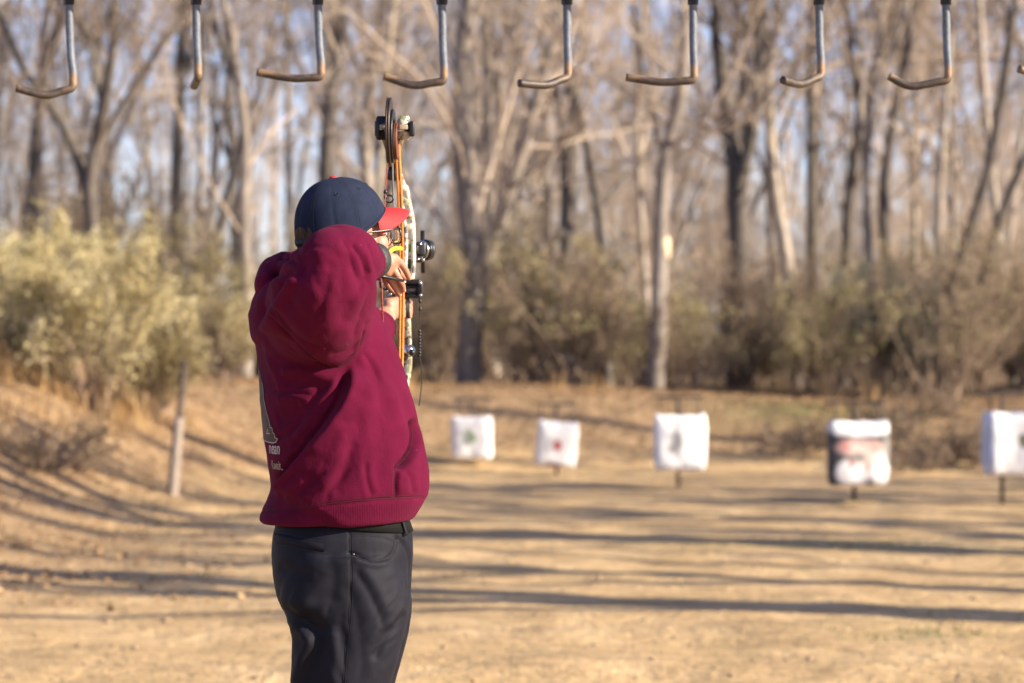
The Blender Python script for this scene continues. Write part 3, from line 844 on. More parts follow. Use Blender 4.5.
def polydist(px, py, line):
    """unsigned distance, signed side and progress along a polyline"""
    best = np.full(len(px), 1e9); side = np.zeros(len(px)); prog = np.zeros(len(px))
    line = spline(np.array(line, float), max(8, 6 * len(line))) if len(line) > 2 else np.array(line, float)
    L = np.concatenate([[0], np.cumsum(np.linalg.norm(np.diff(line, axis=0), axis=1))])
    for i in range(len(line) - 1):
        a, b_ = line[i], line[i + 1]; ab = b_ - a; l2 = (ab ** 2).sum() + 1e-9
        t = np.clip(((px - a[0]) * ab[0] + (py - a[1]) * ab[1]) / l2, 0, 1)
        dx, dy = px - (a[0] + t * ab[0]), py - (a[1] + t * ab[1])
        d = np.hypot(dx, dy); k = d < best
        best[k] = d[k]; side[k] = np.sign(ab[0] * dy - ab[1] * dx)[k]; prog[k] = ((L[i] + t * np.sqrt(l2)) / L[-1])[k]
    return best, side, prog

def folds(me, specs, facing=(0, -1, 0.0)):
    """press folds and seams into a garment: (kind, line, width px, depth m[, decay px])"""
    V = co(me); N = nrm(me); px, py = PX(V)
    wgt = smoothstep(-.15, .25, N @ np.array(facing, float))
    off = np.zeros(len(V))
    for sp in specs:
        kind, line, wd, dep = sp[:4]
        d, s, t = polydist(px, py, line)
        taper = smoothstep(0, .12, t) * smoothstep(1, .85, t) if kind != 'seam' else 1.0
        if kind in ('ridge', 'groove', 'seam'):
            off += (1 if kind == 'ridge' else -1) * dep * np.exp(-(d / wd) ** 2) * taper
        elif kind == 'crease':        # a sharp-bottomed pinch in the cloth
            off -= dep * np.exp(-np.abs(d) / wd) * taper - .5 * dep * np.exp(-((d - 2.6 * wd) / (1.6 * wd)) ** 2) * taper
        elif kind == 'step':          # the side on the right of the line (walking along it, picture y down) stands proud
            dec = sp[4]; sd = d * s
            prof = (0.5 + 0.5 * np.tanh(sd / wd)) * np.exp(-np.maximum(sd, 0) / dec) - 0.35 * np.exp(-((sd + wd) / (1.6 * wd)) ** 2)
            end = np.where((t <= 0) | (t >= 1), np.exp(-(np.maximum(d - np.abs(sd) * 0, 0) / dec) ** 2), 1)
            off += dep * prof * taper * end
    V = V + N * (off * wgt)[:, None]
    set_co(me, V)

def rumple(me, amp, scale, ang, centre, radius, seed, along=.35):
    """ridged, warped wrinkles running at an angle, fading out round a centre (picture units)"""
    V = co(me); N = nrm(me); px, py = PX(V)
    w_ = np.exp(-(((px - centre[0]) / radius[0]) ** 2 + ((py - centre[1]) / radius[1]) ** 2)) * smoothstep(-.2, .3, -N[:, 1])
    c_, s_ = math.cos(ang), math.sin(ang)
    a = (V[:, 0] * c_ - V[:, 2] * s_) * scale * along; b_ = (V[:, 0] * s_ + V[:, 2] * c_) * scale
    q = np.stack([a, b_, V[:, 1] * scale * .3], -1)
    q = q + .8 * np.stack([noise3(q * .7, seed + 5), noise3(q * .7, seed + 6), 0 * a], -1)
    f = (1 - np.abs(noise3(q, seed)) * 2) * .7 + (1 - np.abs(noise3(q * 2.1, seed + 2)) * 2) * .3
    set_co(me, V + N * (f * amp * w_)[:, None])

def wrinkle(me, amp, scale, stretch=(1, 1, 1), seed=0):
    V = co(me); N = nrm(me)
    f = noise3(V * scale * np.array(stretch), seed) + .5 * noise3(V * scale * 2.1 * np.array(stretch), seed + 1)
    set_co(me, V + N * (f * amp)[:, None])

TD = 5.36            # depth of the trunk's axis
YAW = R(10)
def ring(py, xl, xr, b_, d=TD, k=48, tilt=0.0, n=2.25, yaw=YAW):
    A = (xr - xl) / 2 * d / F; xc = ((xl + xr) / 2 - 512) * d / F; z = H - (py - 341.5) * d / F
    c, s = math.cos(yaw), math.sin(yaw)
    a = math.sqrt(max(A * A - (b_ * s) ** 2, 1e-6)) / c
    th = np.linspace(0, 2 * np.pi, k, endpoint=False)
    u = a * np.sign(np.cos(th)) * np.abs(np.cos(th)) ** (2 / n); v = b_ * np.sign(np.sin(th)) * np.abs(np.sin(th)) ** (2 / n)
    return np.stack([xc + u * c - v * s, d + u * s + v * c, z + tilt * u / A], -1)

def interp_rings(levels, step, **kw):
    lv = np.array(levels, float)
    ys = np.arange(lv[0, 0], lv[-1, 0] + .01, step)
    return [ring(y, np.interp(y, lv[:, 0], lv[:, 1]), np.interp(y, lv[:, 0], lv[:, 2]), np.interp(y, lv[:, 0], lv[:, 3]), tilt=np.interp(y, lv[:, 0], lv[:, 4]) if lv.shape[1] > 4 else 0, **kw) for y in ys]

def arm(mb, pts, k=28, n=24):
    """sleeve or limb: (px, py, depth, radius)"""
    p = np.array([[*P(a, b_, d), r] for a, b_, d, r in pts]); q = spline(p, n)
    mb.tube(q[:, :3], q[:, 3], k, ref=np.array([.3, .2, 1.0]))

person = empty('person', (P(342, 545, TD)[0], TD + .02, 0.0), 'archer in a crimson hooded sweatshirt and navy cap, drawing a compound bow', 'person')
PB = np.array(person.location)
def local(me):
    """put a mesh built in place under the figure's own base"""
    V = co(me) - PB; set_co(me, V); return me
def wear(name, me, mat, parent=None):
    return link(name, local(me), mat, parent or person)

# ---------------------------------------------------------------- head frame
HC = P(341, 231, TD); PHI = R(58); PITCH = R(10)
f0 = np.array([math.sin(PHI), math.cos(PHI), 0]); rr_ = np.array([math.cos(PHI), -math.sin(PHI), 0]); u0 = np.array([0, 0, 1.0])
hf = f0 * math.cos(PITCH) + u0 * math.sin(PITCH); hu = u0 * math.cos(PITCH) - f0 * math.sin(PITCH); hr = rr_
HM = np.stack([hf, hr, hu], 1)                       # columns: forward, right, up
def HP(f, r, u): return HC + HM @ np.array([f, r, u])

# ---------------------------------------------------------------- body: one continuous skin
mb = MB()
mb.ell(HP(-.006, 0, .004), (.094, .074, .104), HM, 32, 22)           # skull
mb.ell(HP(.030, 0, -.052), (.062, .060, .068), HM, 28, 18)           # jaw
mb.ell(HP(.074, 0, -.098), (.020, .026, .018), HM)                   # chin
for s in (-1, 1):
    mb.ell(HP(.068, s * .036, -.040), (.024, .022, .026), HM)        # cheekbone
    mb.ell(HP(.078, s * .034, .002), (.014, .030, .010), HM)         # brow
    mb.ell(HP(-.006, s * .077, -.022), (.020, .010, .032), HM)       # ear
    mb.ell(HP(-.010, s * .082, -.014), (.014, .007, .022), HM)
    mb.ell(HP(.080, s * .032, -.020), (.012, .015, .011), HM)        # eyeball bulge
mb.tube([HP(.088, 0, -.008), HP(.104, 0, -.034), HP(.112, 0, -.046), HP(.092, 0, -.052)], [.009, .012, .015, .010], 12)   # nose
mb.ell(HP(.088, 0, -.072), (.012, .024, .006), HM); mb.ell(HP(.087, 0, -.082), (.011, .020, .006), HM)                       # lips
arm(mb, [(340, 250, 5.37, .062), (333, 270, 5.38, .060), (328, 290, 5.38, .066), (328, 310, 5.38, .07)])                      # neck
inner = [(288, 284, 342, .12), (310, 268, 358, .155), (335, 268, 372, .16), (360, 268, 384, .165), (420, 275, 402, .165), (480, 282, 408, .16), (530, 282, 402, .15), (600, 284, 400, .15), (632, 296, 398, .15)]
mb.loft(interp_rings(inner, 6))
def leg(mb, d, dx, grow_):
    pts = [(343 + dx, 575, .086), (344 + dx, 640, .084), (343 + dx, 700, .075), (342 + dx, 770, .062), (338 + dx, 830, .058), (334 + dx, 900, .046), (332 + dx, 965, .038)]
    p = np.array([[*P(a, b_, d), r + grow_] for a, b_, r in pts]); q = spline(p, 24)
    mb.tube(q[:, :3], q[:, 3], 24, ref=np.array([0, 1.0, 0]))
RL, LL = 5.265, 5.475
for d, dx in ((RL, 0), (LL, 2)):
    leg(mb, d, dx, 0)
    mb.tube([P(332 + dx, 950, d), P(332 + dx, 975, d) + [0.02, 0, 0], P(332 + dx, 985, d) + [.12, 0, 0]], [.038, .04, .03], 14)   # foot, inside its shoe
SH = (322, 308); 
right_arm = [(322, 305, 5.20, .062), (328, 288, 5.08, .055), (336, 266, 4.965, .045), (348, 261, 5.02, .044), (358, 260, 5.10, .038), (368, 261, 5.18, .029), (376, 260, 5.215, .027), (380, 260, 5.225, .026)]
arm(mb, right_arm)
arm(mb, [(330, 312, 5.50, .062), (358, 326, 5.68, .046), (377, 326, 5.83, .032), (384, 317, 5.90, .027), (389, 310, 5.93, .026)])
# right hand: palm plus five fingers closing on the release
def chain(pts, r0, r1, k=10):
    p = np.array([P(*q) for q in pts]); q = spline(p, 14)
    mb.tube(q, np.linspace(r0, r1, 14), k); mb.ell(q[-1], (r1,) * 3, seg=10, rng=8); mb.ell(q[0], (r0,) * 3, seg=10, rng=8)
def slab(pts, r):
    for q in pts: mb.ell(P(*q), r, seg=14, rng=10)
for t in np.linspace(0, 1, 5):
    a = np.array([380 + 14 * t, 256 + 3.5 * t, 5.222 + .045 * t]); b_ = np.array([379 + 9 * t, 266 + 6 * t, 5.222 + .05 * t])
    mb.tube([P(*a), P(*(a * .5 + b_ * .5)), P(*b_)], [.0135, .0145, .0135], 10)
    mb.ell(P(*a), (.0135,) * 3, seg=10, rng=8); mb.ell(P(*b_), (.0135,) * 3, seg=10, rng=8)
chain([(394, 257.5, 5.262), (401.5, 264, 5.280), (405.8, 271, 5.30), (409, 278, 5.318)], .0095, .0066)       # index
chain([(391.5, 265.5, 5.268), (397.5, 276.5, 5.274), (401.8, 284, 5.288), (403.2, 290, 5.306)], .0093, .0066)   # middle
chain([(387.5, 270.5, 5.270), (391.5, 281.5, 5.285), (396.5, 289.5, 5.30), (399, 294.5, 5.315)], .0090, .0064)   # ring
chain([(384, 273, 5.272), (386, 282, 5.30), (390, 288, 5.325), (394, 291.5, 5.335)], .0078, .0058)         # little
chain([(389, 262, 5.245), (394, 268, 5.295), (400, 273, 5.325), (404, 277, 5.335)], .0105, .0078)            # thumb
# left hand: round the bow's grip
for t in np.linspace(0, 1, 5):
    a = np.array([389, 311 - 3 * t, 5.905]) ; b_ = np.array([399.5 + 1.5 * t, 313 - 12 * t, 5.965])
    a[1] = 313 - 8 * t
    mb.tube([P(*a), P(*(a * .5 + b_ * .5)), P(*b_)], [.016, .016, .013], 10); mb.ell(P(*b_), (.0135,) * 3, seg=10, rng=8); mb.ell(P(*a), (.016,) * 3, seg=10, rng=8)
for k, yy in enumerate((302.5, 307, 311.5, 315.5)):
    r = (.0098, .0100, .0096, .0084)[k]
    chain([(402, yy, 5.965), (408.5, yy + .5, 6.000), (408.5, yy + 1, 6.040), (400, yy + 1, 6.052)], r, r * .8)
chain([(386, 303, 5.915), (393, 297.5, 5.955), (400, 297, 5.99), (407, 298.5, 6.015)], .0125, .0085)
body = union(mb, .0025, 4, .5)
m, nt, b = new_mat('skin'); v = coords(nt)
c = ramp(nt, noise_node(nt, v, 26, 5), [(.3, (.30, .14, .09)), (.7, (.40, .215, .145))])
nt.links.new(c, b.inputs['Base Color']); b.inputs['Roughness'].default_value = .5
b.inputs['Subsurface Weight'].default_value = .12; b.inputs['Subsurface Radius'].default_value = (.012, .005, .003); b.inputs['Subsurface Scale'].default_value = .4
bump(nt, b, noise_node(nt, v, 260, 3), .2, .002)
SKIN = m
wear('body', body, SKIN)
FN = simple('fingernail', (.50, .30, .22), .3, var=.1)
for tip, prev in (((409, 278, 5.318), (405.8, 271, 5.30)), ((403.2, 290, 5.306), (401.8, 284, 5.288)), ((399, 294.5, 5.315), (396.5, 289.5, 5.30))):
    mb = MB(); a, b_ = P(*tip), P(*prev); d = norm(a - b_)
    n_ = norm(np.array([.45, -1, .25]) - d * np.dot(d, [.45, -1, .25])); s_ = np.cross(d, n_)
    mb.ell(a - d * .001 + n_ * .0056, (.0042, .0030, .0010), np.stack([d, s_, n_], 1), 12, 8)
    wear('fingernail', mb.mesh('fingernail'), FN)
# eyes
for s in (-1, 1):
    mb = MB(); mb.ell(HP(.0855, s * .032, -.020), (.0085, .011, .0085), HM, 16, 12)
    wear('eye', mb.mesh('eye'), simple('eye_white', (.7, .68, .65), .2, var=.1))
# hair and beard
hm = MB()
hm.ell(HP(-.016, 0, -.005), (.091, .078, .090), HM, 40, 30)
hm.ell(HP(-.050, 0, -.055), (.052, .060, .050), HM, 30, 20)
me = union(hm, .004, 3)
V = co(me); L = (V - HC) @ HM
keep = (L[:, 0] < .035 - .35 * np.maximum(0, -L[:, 2])) & (L[:, 2] > -.10) & (L[:, 2] < .055)
bm = bmesh.new(); bm.from_mesh(me); bm.verts.ensure_lookup_table()
bmesh.ops.delete(bm, geom=[bm.verts[i] for i in np.where(~keep)[0]], context='VERTS'); bm.to_mesh(me); bm.free()
me.polygons.foreach_set('use_smooth', np.ones(len(me.polygons), bool))
V = co(me); N = nrm(me); Lh = (V - HC) @ HM
set_co(me, V + N * (.003 * noise3(Lh * np.array([90, 90, 22.]), 3) + .002 * noise3(Lh * np.array([190, 190, 40.]), 8))[:, None])
m, nt, b = new_mat('brown_hair'); v = coords(nt)
fh = noise_node(nt, mapping(nt, v, scale=(1, 1, .15)), 240, 4)
nt.links.new(ramp(nt, fh, [(.3, (.020, .012, .007)), (.55, (.060, .037, .021)), (.75, (.13, .085, .048))]), b.inputs['Base Color']); b.inputs['Roughness'].default_value = .7; b.inputs['Specular IOR Level'].default_value = .1
bump(nt, b, fh, .8, .004); HAIR = m
wear('hair', me, HAIR)
mb = MB(); mb.ell(HP(.045, 0, -.088), (.050, .055, .036), HM, 26, 16); mb.ell(HP(.076, 0, -.102), (.024, .03, .022), HM)
for s in (-1, 1): mb.tube([HP(.004, s * .069, -.030), HP(.012, s * .066, -.060), HP(.035, s * .055, -.088)], [.010, .014, .016], 10)
me = union(mb, .004, 3); V = co(me); N = nrm(me); set_co(me, V + N * (.0015 * noise3(V * 160, 5))[:, None])
wear('beard', me, HAIR)

# ---------------------------------------------------------------- cap
m, nt, b = new_mat('navy_cotton'); v = coords(nt)
f1 = noise_node(nt, v, 22, 5, .65); f2 = noise_node(nt, v, 900, 2)
c = ramp(nt, f1, [(.3, (.0080, .0125, .0290)), (.7, (.016, .022, .044))])
nt.links.new(c, b.inputs['Base Color']); b.inputs['Roughness'].default_value = .9; b.inputs['Specular IOR Level'].default_value = .12
bump(nt, b, f2, .35, .001); NAVY = m
NAVYD = simple('navy_trim', (.006, .0075, .014), .8, var=.3, scale=40)
RED = simple('red_cotton', (.40, .010, .013), .75, var=.12, scale=30, bmp=.15)
cap = link('cap', bpy.data.meshes.new('cap'), None, person)
na, nu = 144, 40
A = np.linspace(0, 2 * np.pi, na, endpoint=False)
def cap_pt(a, t):
    """a: azimuth from the front, t: 0 at the rim .. 1 at the button"""
    low = -.010 + .044 * np.clip(np.cos(a), 0, 1) ** 1.1
    back = np.abs((a - np.pi + np.pi) % (2 * np.pi) - np.pi)      # angle from the back (a = pi)
    back = np.abs(np.abs(a) % (2 * np.pi) - np.pi)
    arch = .036 * np.clip(1 - (back / .42) ** 2, 0, 1) ** .5
    z0 = low + arch
    phi = t * np.pi / 2
    hgt = .121
    z = z0 + (hgt - z0) * np.sin(phi) ** .92
    c_ = np.sqrt(np.clip(1 - (np.clip(z, 0, hgt) / hgt) ** 2.35, 0, 1)) ** .92
    rad = np.where(t >= .999, 0, c_)
    seam = 1 - .018 * np.exp(-((((a + np.pi / 6) % (np.pi / 3)) - np.pi / 6) / .035) ** 2) * np.clip(1.15 - t, 0, 1)
    fwd = .108 * (1 + .035 * np.cos(a) * (1 - t))
    dent = 1 + .010 * np.sin(3 * a + 1) * np.sin(np.pi * t) + .008 * np.cos(7 * a + 4 * t) * t * (1 - t) * 3
    return np.stack([fwd * np.cos(a) * rad * seam * dent, .089 * np.sin(a) * rad * seam * dent, z - .002], -1)
rows = [cap_pt(A, np.full(na, t)) for t in np.linspace(0, .985, nu)]
inn = [r * np.array([.975, .975, 1]) + [0, 0, .0005] for r in rows[:6]]
rows = inn[::-1] + rows
mb = MB(); mb.loft(np.array(rows) @ HM.T + HC, cap=False)
top = np.array(rows[-1]) @ HM.T + HC
mb.add(np.vstack([top, HP(0, 0, .1195)]), None, [(i, (i + 1) % na, na) for i in range(na)])
crown = wear('crown', mb.mesh('crown'), NAVY, cap)
# rim tape, strap, button, eyelets, brim
mb = MB(); r0 = cap_pt(A, np.full(na, .015)) * [1.008, 1.008, 1]
mb.loft(np.array([r0 + [0, 0, -.002], r0 * [1.003, 1.003, 1] + [0, 0, .002], r0 + [0, 0, .0045], r0 * [.99, .99, 1] + [0, 0, .003], r0 + [0, 0, -.002]]) @ HM.T + HC, cap=False)
wear('rim_tape', mb.mesh('rim_tape'), NAVY, cap)
bb = np.linspace(np.pi - .56, np.pi + .56, 24); mb = MB()
sr = np.stack([.1075 * np.cos(bb), .0885 * np.sin(bb), -.010 + 0 * bb], -1)
mb.loft(np.stack([sr + [0, 0, -.008], sr * [1.015, 1.015, 1] , sr + [0, 0, .008], sr * [.98, .98, 1]], 1) @ HM.T + HC)
wear('strap', mb.mesh('strap'), NAVYD, cap)
SEAMC = simple('navy_stitch', (.004, .005, .010), .8, var=.3, scale=60)
for k in range(6):
    a_ = np.pi / 6 + k * np.pi / 3
    for da in (-.028, .028):
        q = np.array([cap_pt(np.array([a_ + da / max(.25, math.cos(t * np.pi / 2))]), np.array([t]))[0] * [1.0015, 1.0015, 1] for t in np.linspace(.03, .93, 72)]) @ HM.T + HC
        mb = MB()
        for i in range(0, 70, 2): mb.tube(q[i:i + 2], .0006, 5)
        wear('stitching', mb.mesh('stitching'), SEAMC, cap)
mb = MB(); mb.ell(HP(0, 0, .1195), (.0085, .0085, .0042), HM); wear('button', mb.mesh('button'), RED, cap)
for a in (np.pi * .62, np.pi * .38, np.pi * 1.38, np.pi * 1.62, np.pi * .12, -np.pi * .12):
    q = cap_pt(np.array([a]), np.array([.50]))[0]; q2 = cap_pt(np.array([a]), np.array([.52]))[0]; q3 = cap_pt(np.array([a + .05]), np.array([.5]))[0]
    n_ = norm(np.cross(q3 - q, q2 - q)); tt = norm(q3 - q); bbv = np.cross(n_, tt)
    th = np.linspace(0, 2 * np.pi, 13)
    mb = MB(); mb.tube((q + n_ * .0006 + .0036 * (np.cos(th)[:, None] * tt + np.sin(th)[:, None] * bbv)) @ HM.T + HC, .0009, 6, cap=False)
    wear('eyelet', mb.mesh('eyelet'), NAVYD, cap)
mb = MB(); rings = []
ba = np.linspace(-1.02, 1.02, 40)
for t in np.linspace(0, 1, 12):
    ext = .064 * t * np.cos(ba / 1.02 * np.pi / 2) ** .55
    base = np.stack([.107 * np.cos(ba), .0875 * np.sin(ba), -.008 + .044 * np.clip(np.cos(ba), 0, 1) ** 1.1], -1)
    p = base + np.stack([ext, ext * np.sin(ba) * .25, -.024 * (np.sin(ba) ** 2) * t - .010 * t * t - .004 * t], -1)
    rings.append(p)
rings = np.array(rings)
topr, botr = rings + [0, 0, .0016], rings - [0, 0, .0016]
prof = np.concatenate([topr, botr[::-1]], 0)
mb.loft(np.concatenate([prof, prof[:1]], 0) @ HM.T + HC, cap=False, closed=False)
wear('brim', mb.mesh('brim'), RED, cap)

# ---------------------------------------------------------------- glasses
FR = simple('black_frame', (.012, .012, .014), .3, var=.2)
gl = link('glasses', bpy.data.meshes.new('glasses'), None, person)
mb = MB()
for s in (-1, 1):
    th = np.linspace(0, 2 * np.pi, 33)
    ex = .026 * np.sign(np.cos(th)) * np.abs(np.cos(th)) ** .6; ez = .019 * np.sign(np.sin(th)) * np.abs(np.sin(th)) ** .6
    lp = np.array([HP(.116 - .14 * (abs(.036 + e)) ** 1.6 * 1.2, s * (.036 + e), -.028 + z) for e, z in zip(ex, ez)])
    mb.tube(lp, .0021, 8, cap=False)
    mb.tube(spline([HP(.108, s * .063, -.013), HP(.098, s * .073, -.013), HP(.06, s * .079, -.012), HP(.0, s * .083, -.010), HP(-.018, s * .082, -.030)], 16), .0022, 8)
mb.tube(spline([HP(.115, -.011, -.020), HP(.119, 0, -.017), HP(.115, .011, -.020)], 8), .002, 8)
wear('frame', mb.mesh('frame'), FR, gl)
m, nt, b = new_mat('lens'); b.inputs['Transmission Weight'].default_value = 1; b.inputs['Roughness'].default_value = .02; b.inputs['IOR'].default_value = 1.1; b.inputs['Base Color'].default_value = (.92, .95, .96, 1)
for s in (-1, 1):
    mb = MB(); mb.ell(HP(.1125, s * .036, -.028), (.0012, .0255, .0185), HM, 24, 12)
    wear('lens', mb.mesh('lens'), m, gl)

# ---------------------------------------------------------------- sweatshirt
mb = MB()
torso = [(262, 303, 342, .085, 0), (270, 284, 348, .13, 0), (282, 266, 355, .17, 0), (298, 253, 366, .190, 0), (315, 248, 379, .203, 0), (334, 250, 391, .205, 0), (346, 254, 396, .203, 0),
         (372, 258, 405, .20, 0), (400, 260, 412, .20, 0), (440, 264, 421, .20, 0), (468, 268.5, 428, .20, 0), (486, 271, 429, .20, .004), (500, 266, 427, .198, .005), (509, 261, 422, .192, .006), (517, 259, 417, .188, .006), (520, 261, 415, .186, .006)]
mb.loft(interp_rings(torso, 3))
rs = [(314, 322, 5.30, .116), (319, 313, 5.20, .117), (324, 300, 5.09, .110), (330, 284, 5.00, .099), (337, 267, 4.95, .081)]
arm(mb, rs); arm(mb, [(323, 258, 4.985, .058), (317, 276, 4.995, .070), (311, 298, 5.04, .082), (308, 318, 5.12, .090)]); arm(mb, [(344, 266, 4.97, .048), (343, 284, 4.985, .056), (340, 304, 5.02, .066), (338, 326, 5.09, .072)]); arm(mb, [(332, 258, 4.955, .05), (330, 280, 4.945, .06), (326, 304, 4.985, .07), (324, 330, 5.08, .08)]); mb.ell(P(331, 261, 4.96), (.066, .070, .068)); mb.ell(P(345, 258, 4.97), (.062, .06, .064))
arm(mb, [(338, 261, 4.965, .074), (347, 260, 5.02, .072), (355, 261, 5.09, .060), (362, 262, 5.15, .049), (367, 263, 5.185, .042)])
mb.ell(P(335, 328, 5.20), (.075, .07, .062))                       # slack under the arm
arm(mb, [(325, 318, 5.46, .105), (345, 325, 5.58, .085), (362, 330, 5.70, .064), (373, 331, 5.79, .050), (379, 328, 5.85, .041)])
mb.ell(P(285, 270, 5.40), (.042, .125, .040)); mb.ell(P(272, 288, 5.38), (.035, .12, .07)); mb.ell(P(300, 266, 5.30), (.045, .07, .035)); mb.ell(P(325, 282, 5.40), (.07, .11, .045))
sw = union(mb, .0042, 16, .5)
V = co(sw); px, py = PX(V); N = nrm(sw)
# hem band drawn in below its seam
hemy = np.interp(px, [262, 300, 334, 378, 420], [509, 508, 503, 499, 497])
inb = smoothstep(-2, 2.5, py - hemy) * (V[:, 1] > 4.9)
ax0 = np.array([P(341, 500, TD)[0], TD])
rad = V[:, :2] - ax0
V[:, :2] -= rad * (inb * .018 * smoothstep(285, 330, px))[:, None]
set_co(sw, V)
FOLDS = [
 ('step', [(366, 326), (359, 349), (349, 361), (335, 366), (321, 361), (306, 348), (288, 327), (277, 313), (270, 300)], 1.8, .007, 18),
 ('seam', [(364, 332), (357, 351), (348, 362), (334, 367), (320, 362), (305, 349), (287, 328), (277, 314)], 1.2, .005),
 ('step', [(259, 332), (268, 311), (281, 292), (298, 268)], 2.6, .024, 18),
 ('groove', [(298, 270), (284, 290), (272, 309), (262, 328)], 3.2, .013),
 ('ridge', [(300, 276), (291, 292), (283, 308)], 5, .006),
 ('step', [(255, 337), (263, 356), (271, 374), (279, 392)], 2.5, -.009, 16),
 ('groove', [(256, 340), (262, 350), (270, 358)], 4, .006),
 # the big slack front panel that overhangs the back
 ('step', [(274, 497), (286, 478), (304, 452), (322, 430), (338, 404), (346, 384), (353, 364)], 2.6, .040, 44),
 ('step', [(292, 440), (308, 415), (326, 392), (340, 376)], 3.5, .012, 24),
 ('ridge', [(280, 371), (300, 371), (322, 376), (338, 380)], 5, .007),
 ('groove', [(283, 383), (304, 385), (326, 388)], 5, .007),
 ('ridge', [(276, 400), (296, 398), (312, 402)], 6, .005),
 ('groove', [(276, 420), (296, 416), (306, 412)], 7, .006),
 # long soft pulls down the front
 ('ridge', [(362, 356), (366, 400), (362, 450), (352, 490)], 7, .003),
 ('groove', [(366, 356), (376, 400), (380, 450), (374, 490)], 7, .003),
 ('ridge', [(376, 360), (390, 400), (396, 440)], 7, .003),
 ('groove', [(388, 366), (402, 410), (404, 430)], 6, .002),
 ('ridge', [(345, 420), (338, 455), (322, 492)], 7, .005),
 ('groove', [(352, 440), (344, 470), (334, 497)], 5, .004),
 ('groove', [(318, 470), (306, 490), (296, 504)], 4, .004),
 ('ridge', [(410, 470), (402, 484), (398, 496)], 4, .003),
 # pocket
 ('step', [(394, 494), (395, 478), (396, 467), (404, 460), (410, 448), (412, 434), (411, 423)], 1.5, .008, 14),
 ('seam', [(411, 424), (413.5, 436), (411, 450), (405, 460), (398, 466)], 3.2, .036),
 ('seam', [(395, 467), (394, 482), (394, 496)], 1.3, .003),
 ('seam', [(262, 511), (304, 508), (334, 503), (378, 499), (422, 497)], 1.5, .0035),
 # sleeve creases
 ('crease', [(350, 244), (360, 258), (366, 276)], 2.0, .005), ('crease', [(341, 238), (350, 256), (356, 282)], 2.4, .0035), ('crease', [(366, 242), (372, 256), (376, 272)], 1.8, .004),
 ('crease', [(374, 284), (366, 300), (358, 322), (350, 340)], 3.0, .004), ('ridge', [(322, 246), (314, 280), (304, 318)], 9, .005), ('groove', [(344, 250), (342, 290), (344, 330)], 9, .005), ('crease', [(308, 262), (300, 286), (288, 310)], 2.6, .003), ('crease', [(330, 262), (326, 290), (316, 322)], 3.0, .0025),
 ('crease', [(368, 318), (360, 336), (346, 350), (326, 354)], 3.0, .004),
 ('crease', [(304, 254), (313, 248), (322, 247)], 1.5, .0022), ('crease', [(300, 264), (308, 258), (318, 257)], 1.5, .002),
 ('crease', [(280, 304), (292, 324), (308, 340), (328, 348)], 3.0, .004), ('ridge', [(288, 302), (300, 320), (318, 334)], 7, .004),
 ('crease', [(372, 312), (382, 322), (386, 334)], 2.0, .004),
 ('crease', [(278, 258), (290, 260), (300, 266)], 2.0, .007), ('crease', [(256, 296), (264, 284), (276, 276), (288, 274)], 2.4, .006), ('ridge', [(254, 308), (262, 294), (274, 284), (290, 280)], 4, .005),
 ('crease', [(252, 322), (262, 312), (270, 298)], 2.2, .004),
 # gathers above the hem and at the small of the back
 ('crease', [(282, 500), (292, 484), (306, 470)], 2.2, .005), ('crease', [(300, 502), (312, 484), (330, 470)], 2.2, .0035), ('crease', [(326, 500), (336, 482), (350, 468)], 2.0, .003),
 ('crease', [(372, 497), (366, 480), (364, 460)], 2.0, .003), ('crease', [(412, 494), (408, 480), (402, 470)], 2.0, .003),
 ('crease', [(272, 392), (292, 392), (314, 396)], 2.0, .004), ('crease', [(276, 440), (290, 432), (304, 420)], 2.2, .004), ('crease', [(290, 452), (304, 436), (320, 414)], 2.0, .004),
 ('crease', [(344, 372), (334, 392), (320, 408)], 2.0, .005), ('crease', [(362, 352), (372, 366), (378, 384)], 2.0, .003),
]
folds(sw, FOLDS)
wrinkle(sw, .0012, 8, (1, 1, .6), 5)
wrinkle(sw, .0003, 40, (1, 1, .6), 15)
rumple(sw, .0035, 30, R(-55), (300, 470), (42, 40), 41); rumple(sw, .0030, 30, R(-20), (300, 390), (40, 40), 42); rumple(sw, .0020, 32, R(72), (325, 290), (45, 55), 43)
rumple(sw, .0030, 36, R(70), (364, 268), (16, 24), 44); rumple(sw, .0024, 26, R(78), (385, 440), (40, 60), 45); rumple(sw, .0030, 34, R(40), (270, 300), (22, 40), 46)
# smooth the pressed folds once so that no edge is a knife cut
o = link('tmp', sw); s = o.modifiers.new('s', 'SMOOTH'); s.iterations = 1; s.factor = .5
dg = bpy.context.evaluated_depsgraph_get(); dg.update(); sw2 = bpy.data.meshes.new_from_object(o.evaluated_get(dg)); bpy.data.objects.remove(o); sw = sw2
V = co(sw); px, py = PX(V)
hemy = np.interp(px, [262, 300, 334, 378, 420], [510, 508, 503, 499, 497])
torso_mask = (np.abs(V[:, 0] - ax0[0]) < .3)
set_attr(sw, 'rib', smoothstep(0, 1.5, py - hemy) * torso_mask)
m, nt, b = new_mat('crimson_fleece'); v = coords(nt)
f1 = noise_node(nt, v, 14, 5, .6); f2 = noise_node(nt, v, 420, 3, .7); f3 = noise_node(nt, v, 95, 4, .7)
c = ramp(nt, f1, [(.3, (.062, .0034, .0175)), (.7, (.086, .0048, .0250))])
c = mixc(nt, maprange(nt, f2, .5, .75, 0, .35), c, (.105, .006, .030))
c = mixc(nt, maprange(nt, noise_node(nt, v, 60, 2, .5), .74, .80, 0, .5), c, (.20, .06, .08))
nt.links.new(c, b.inputs['Base Color']); b.inputs['Roughness'].default_value = .95; b.inputs['Specular IOR Level'].default_value = .05
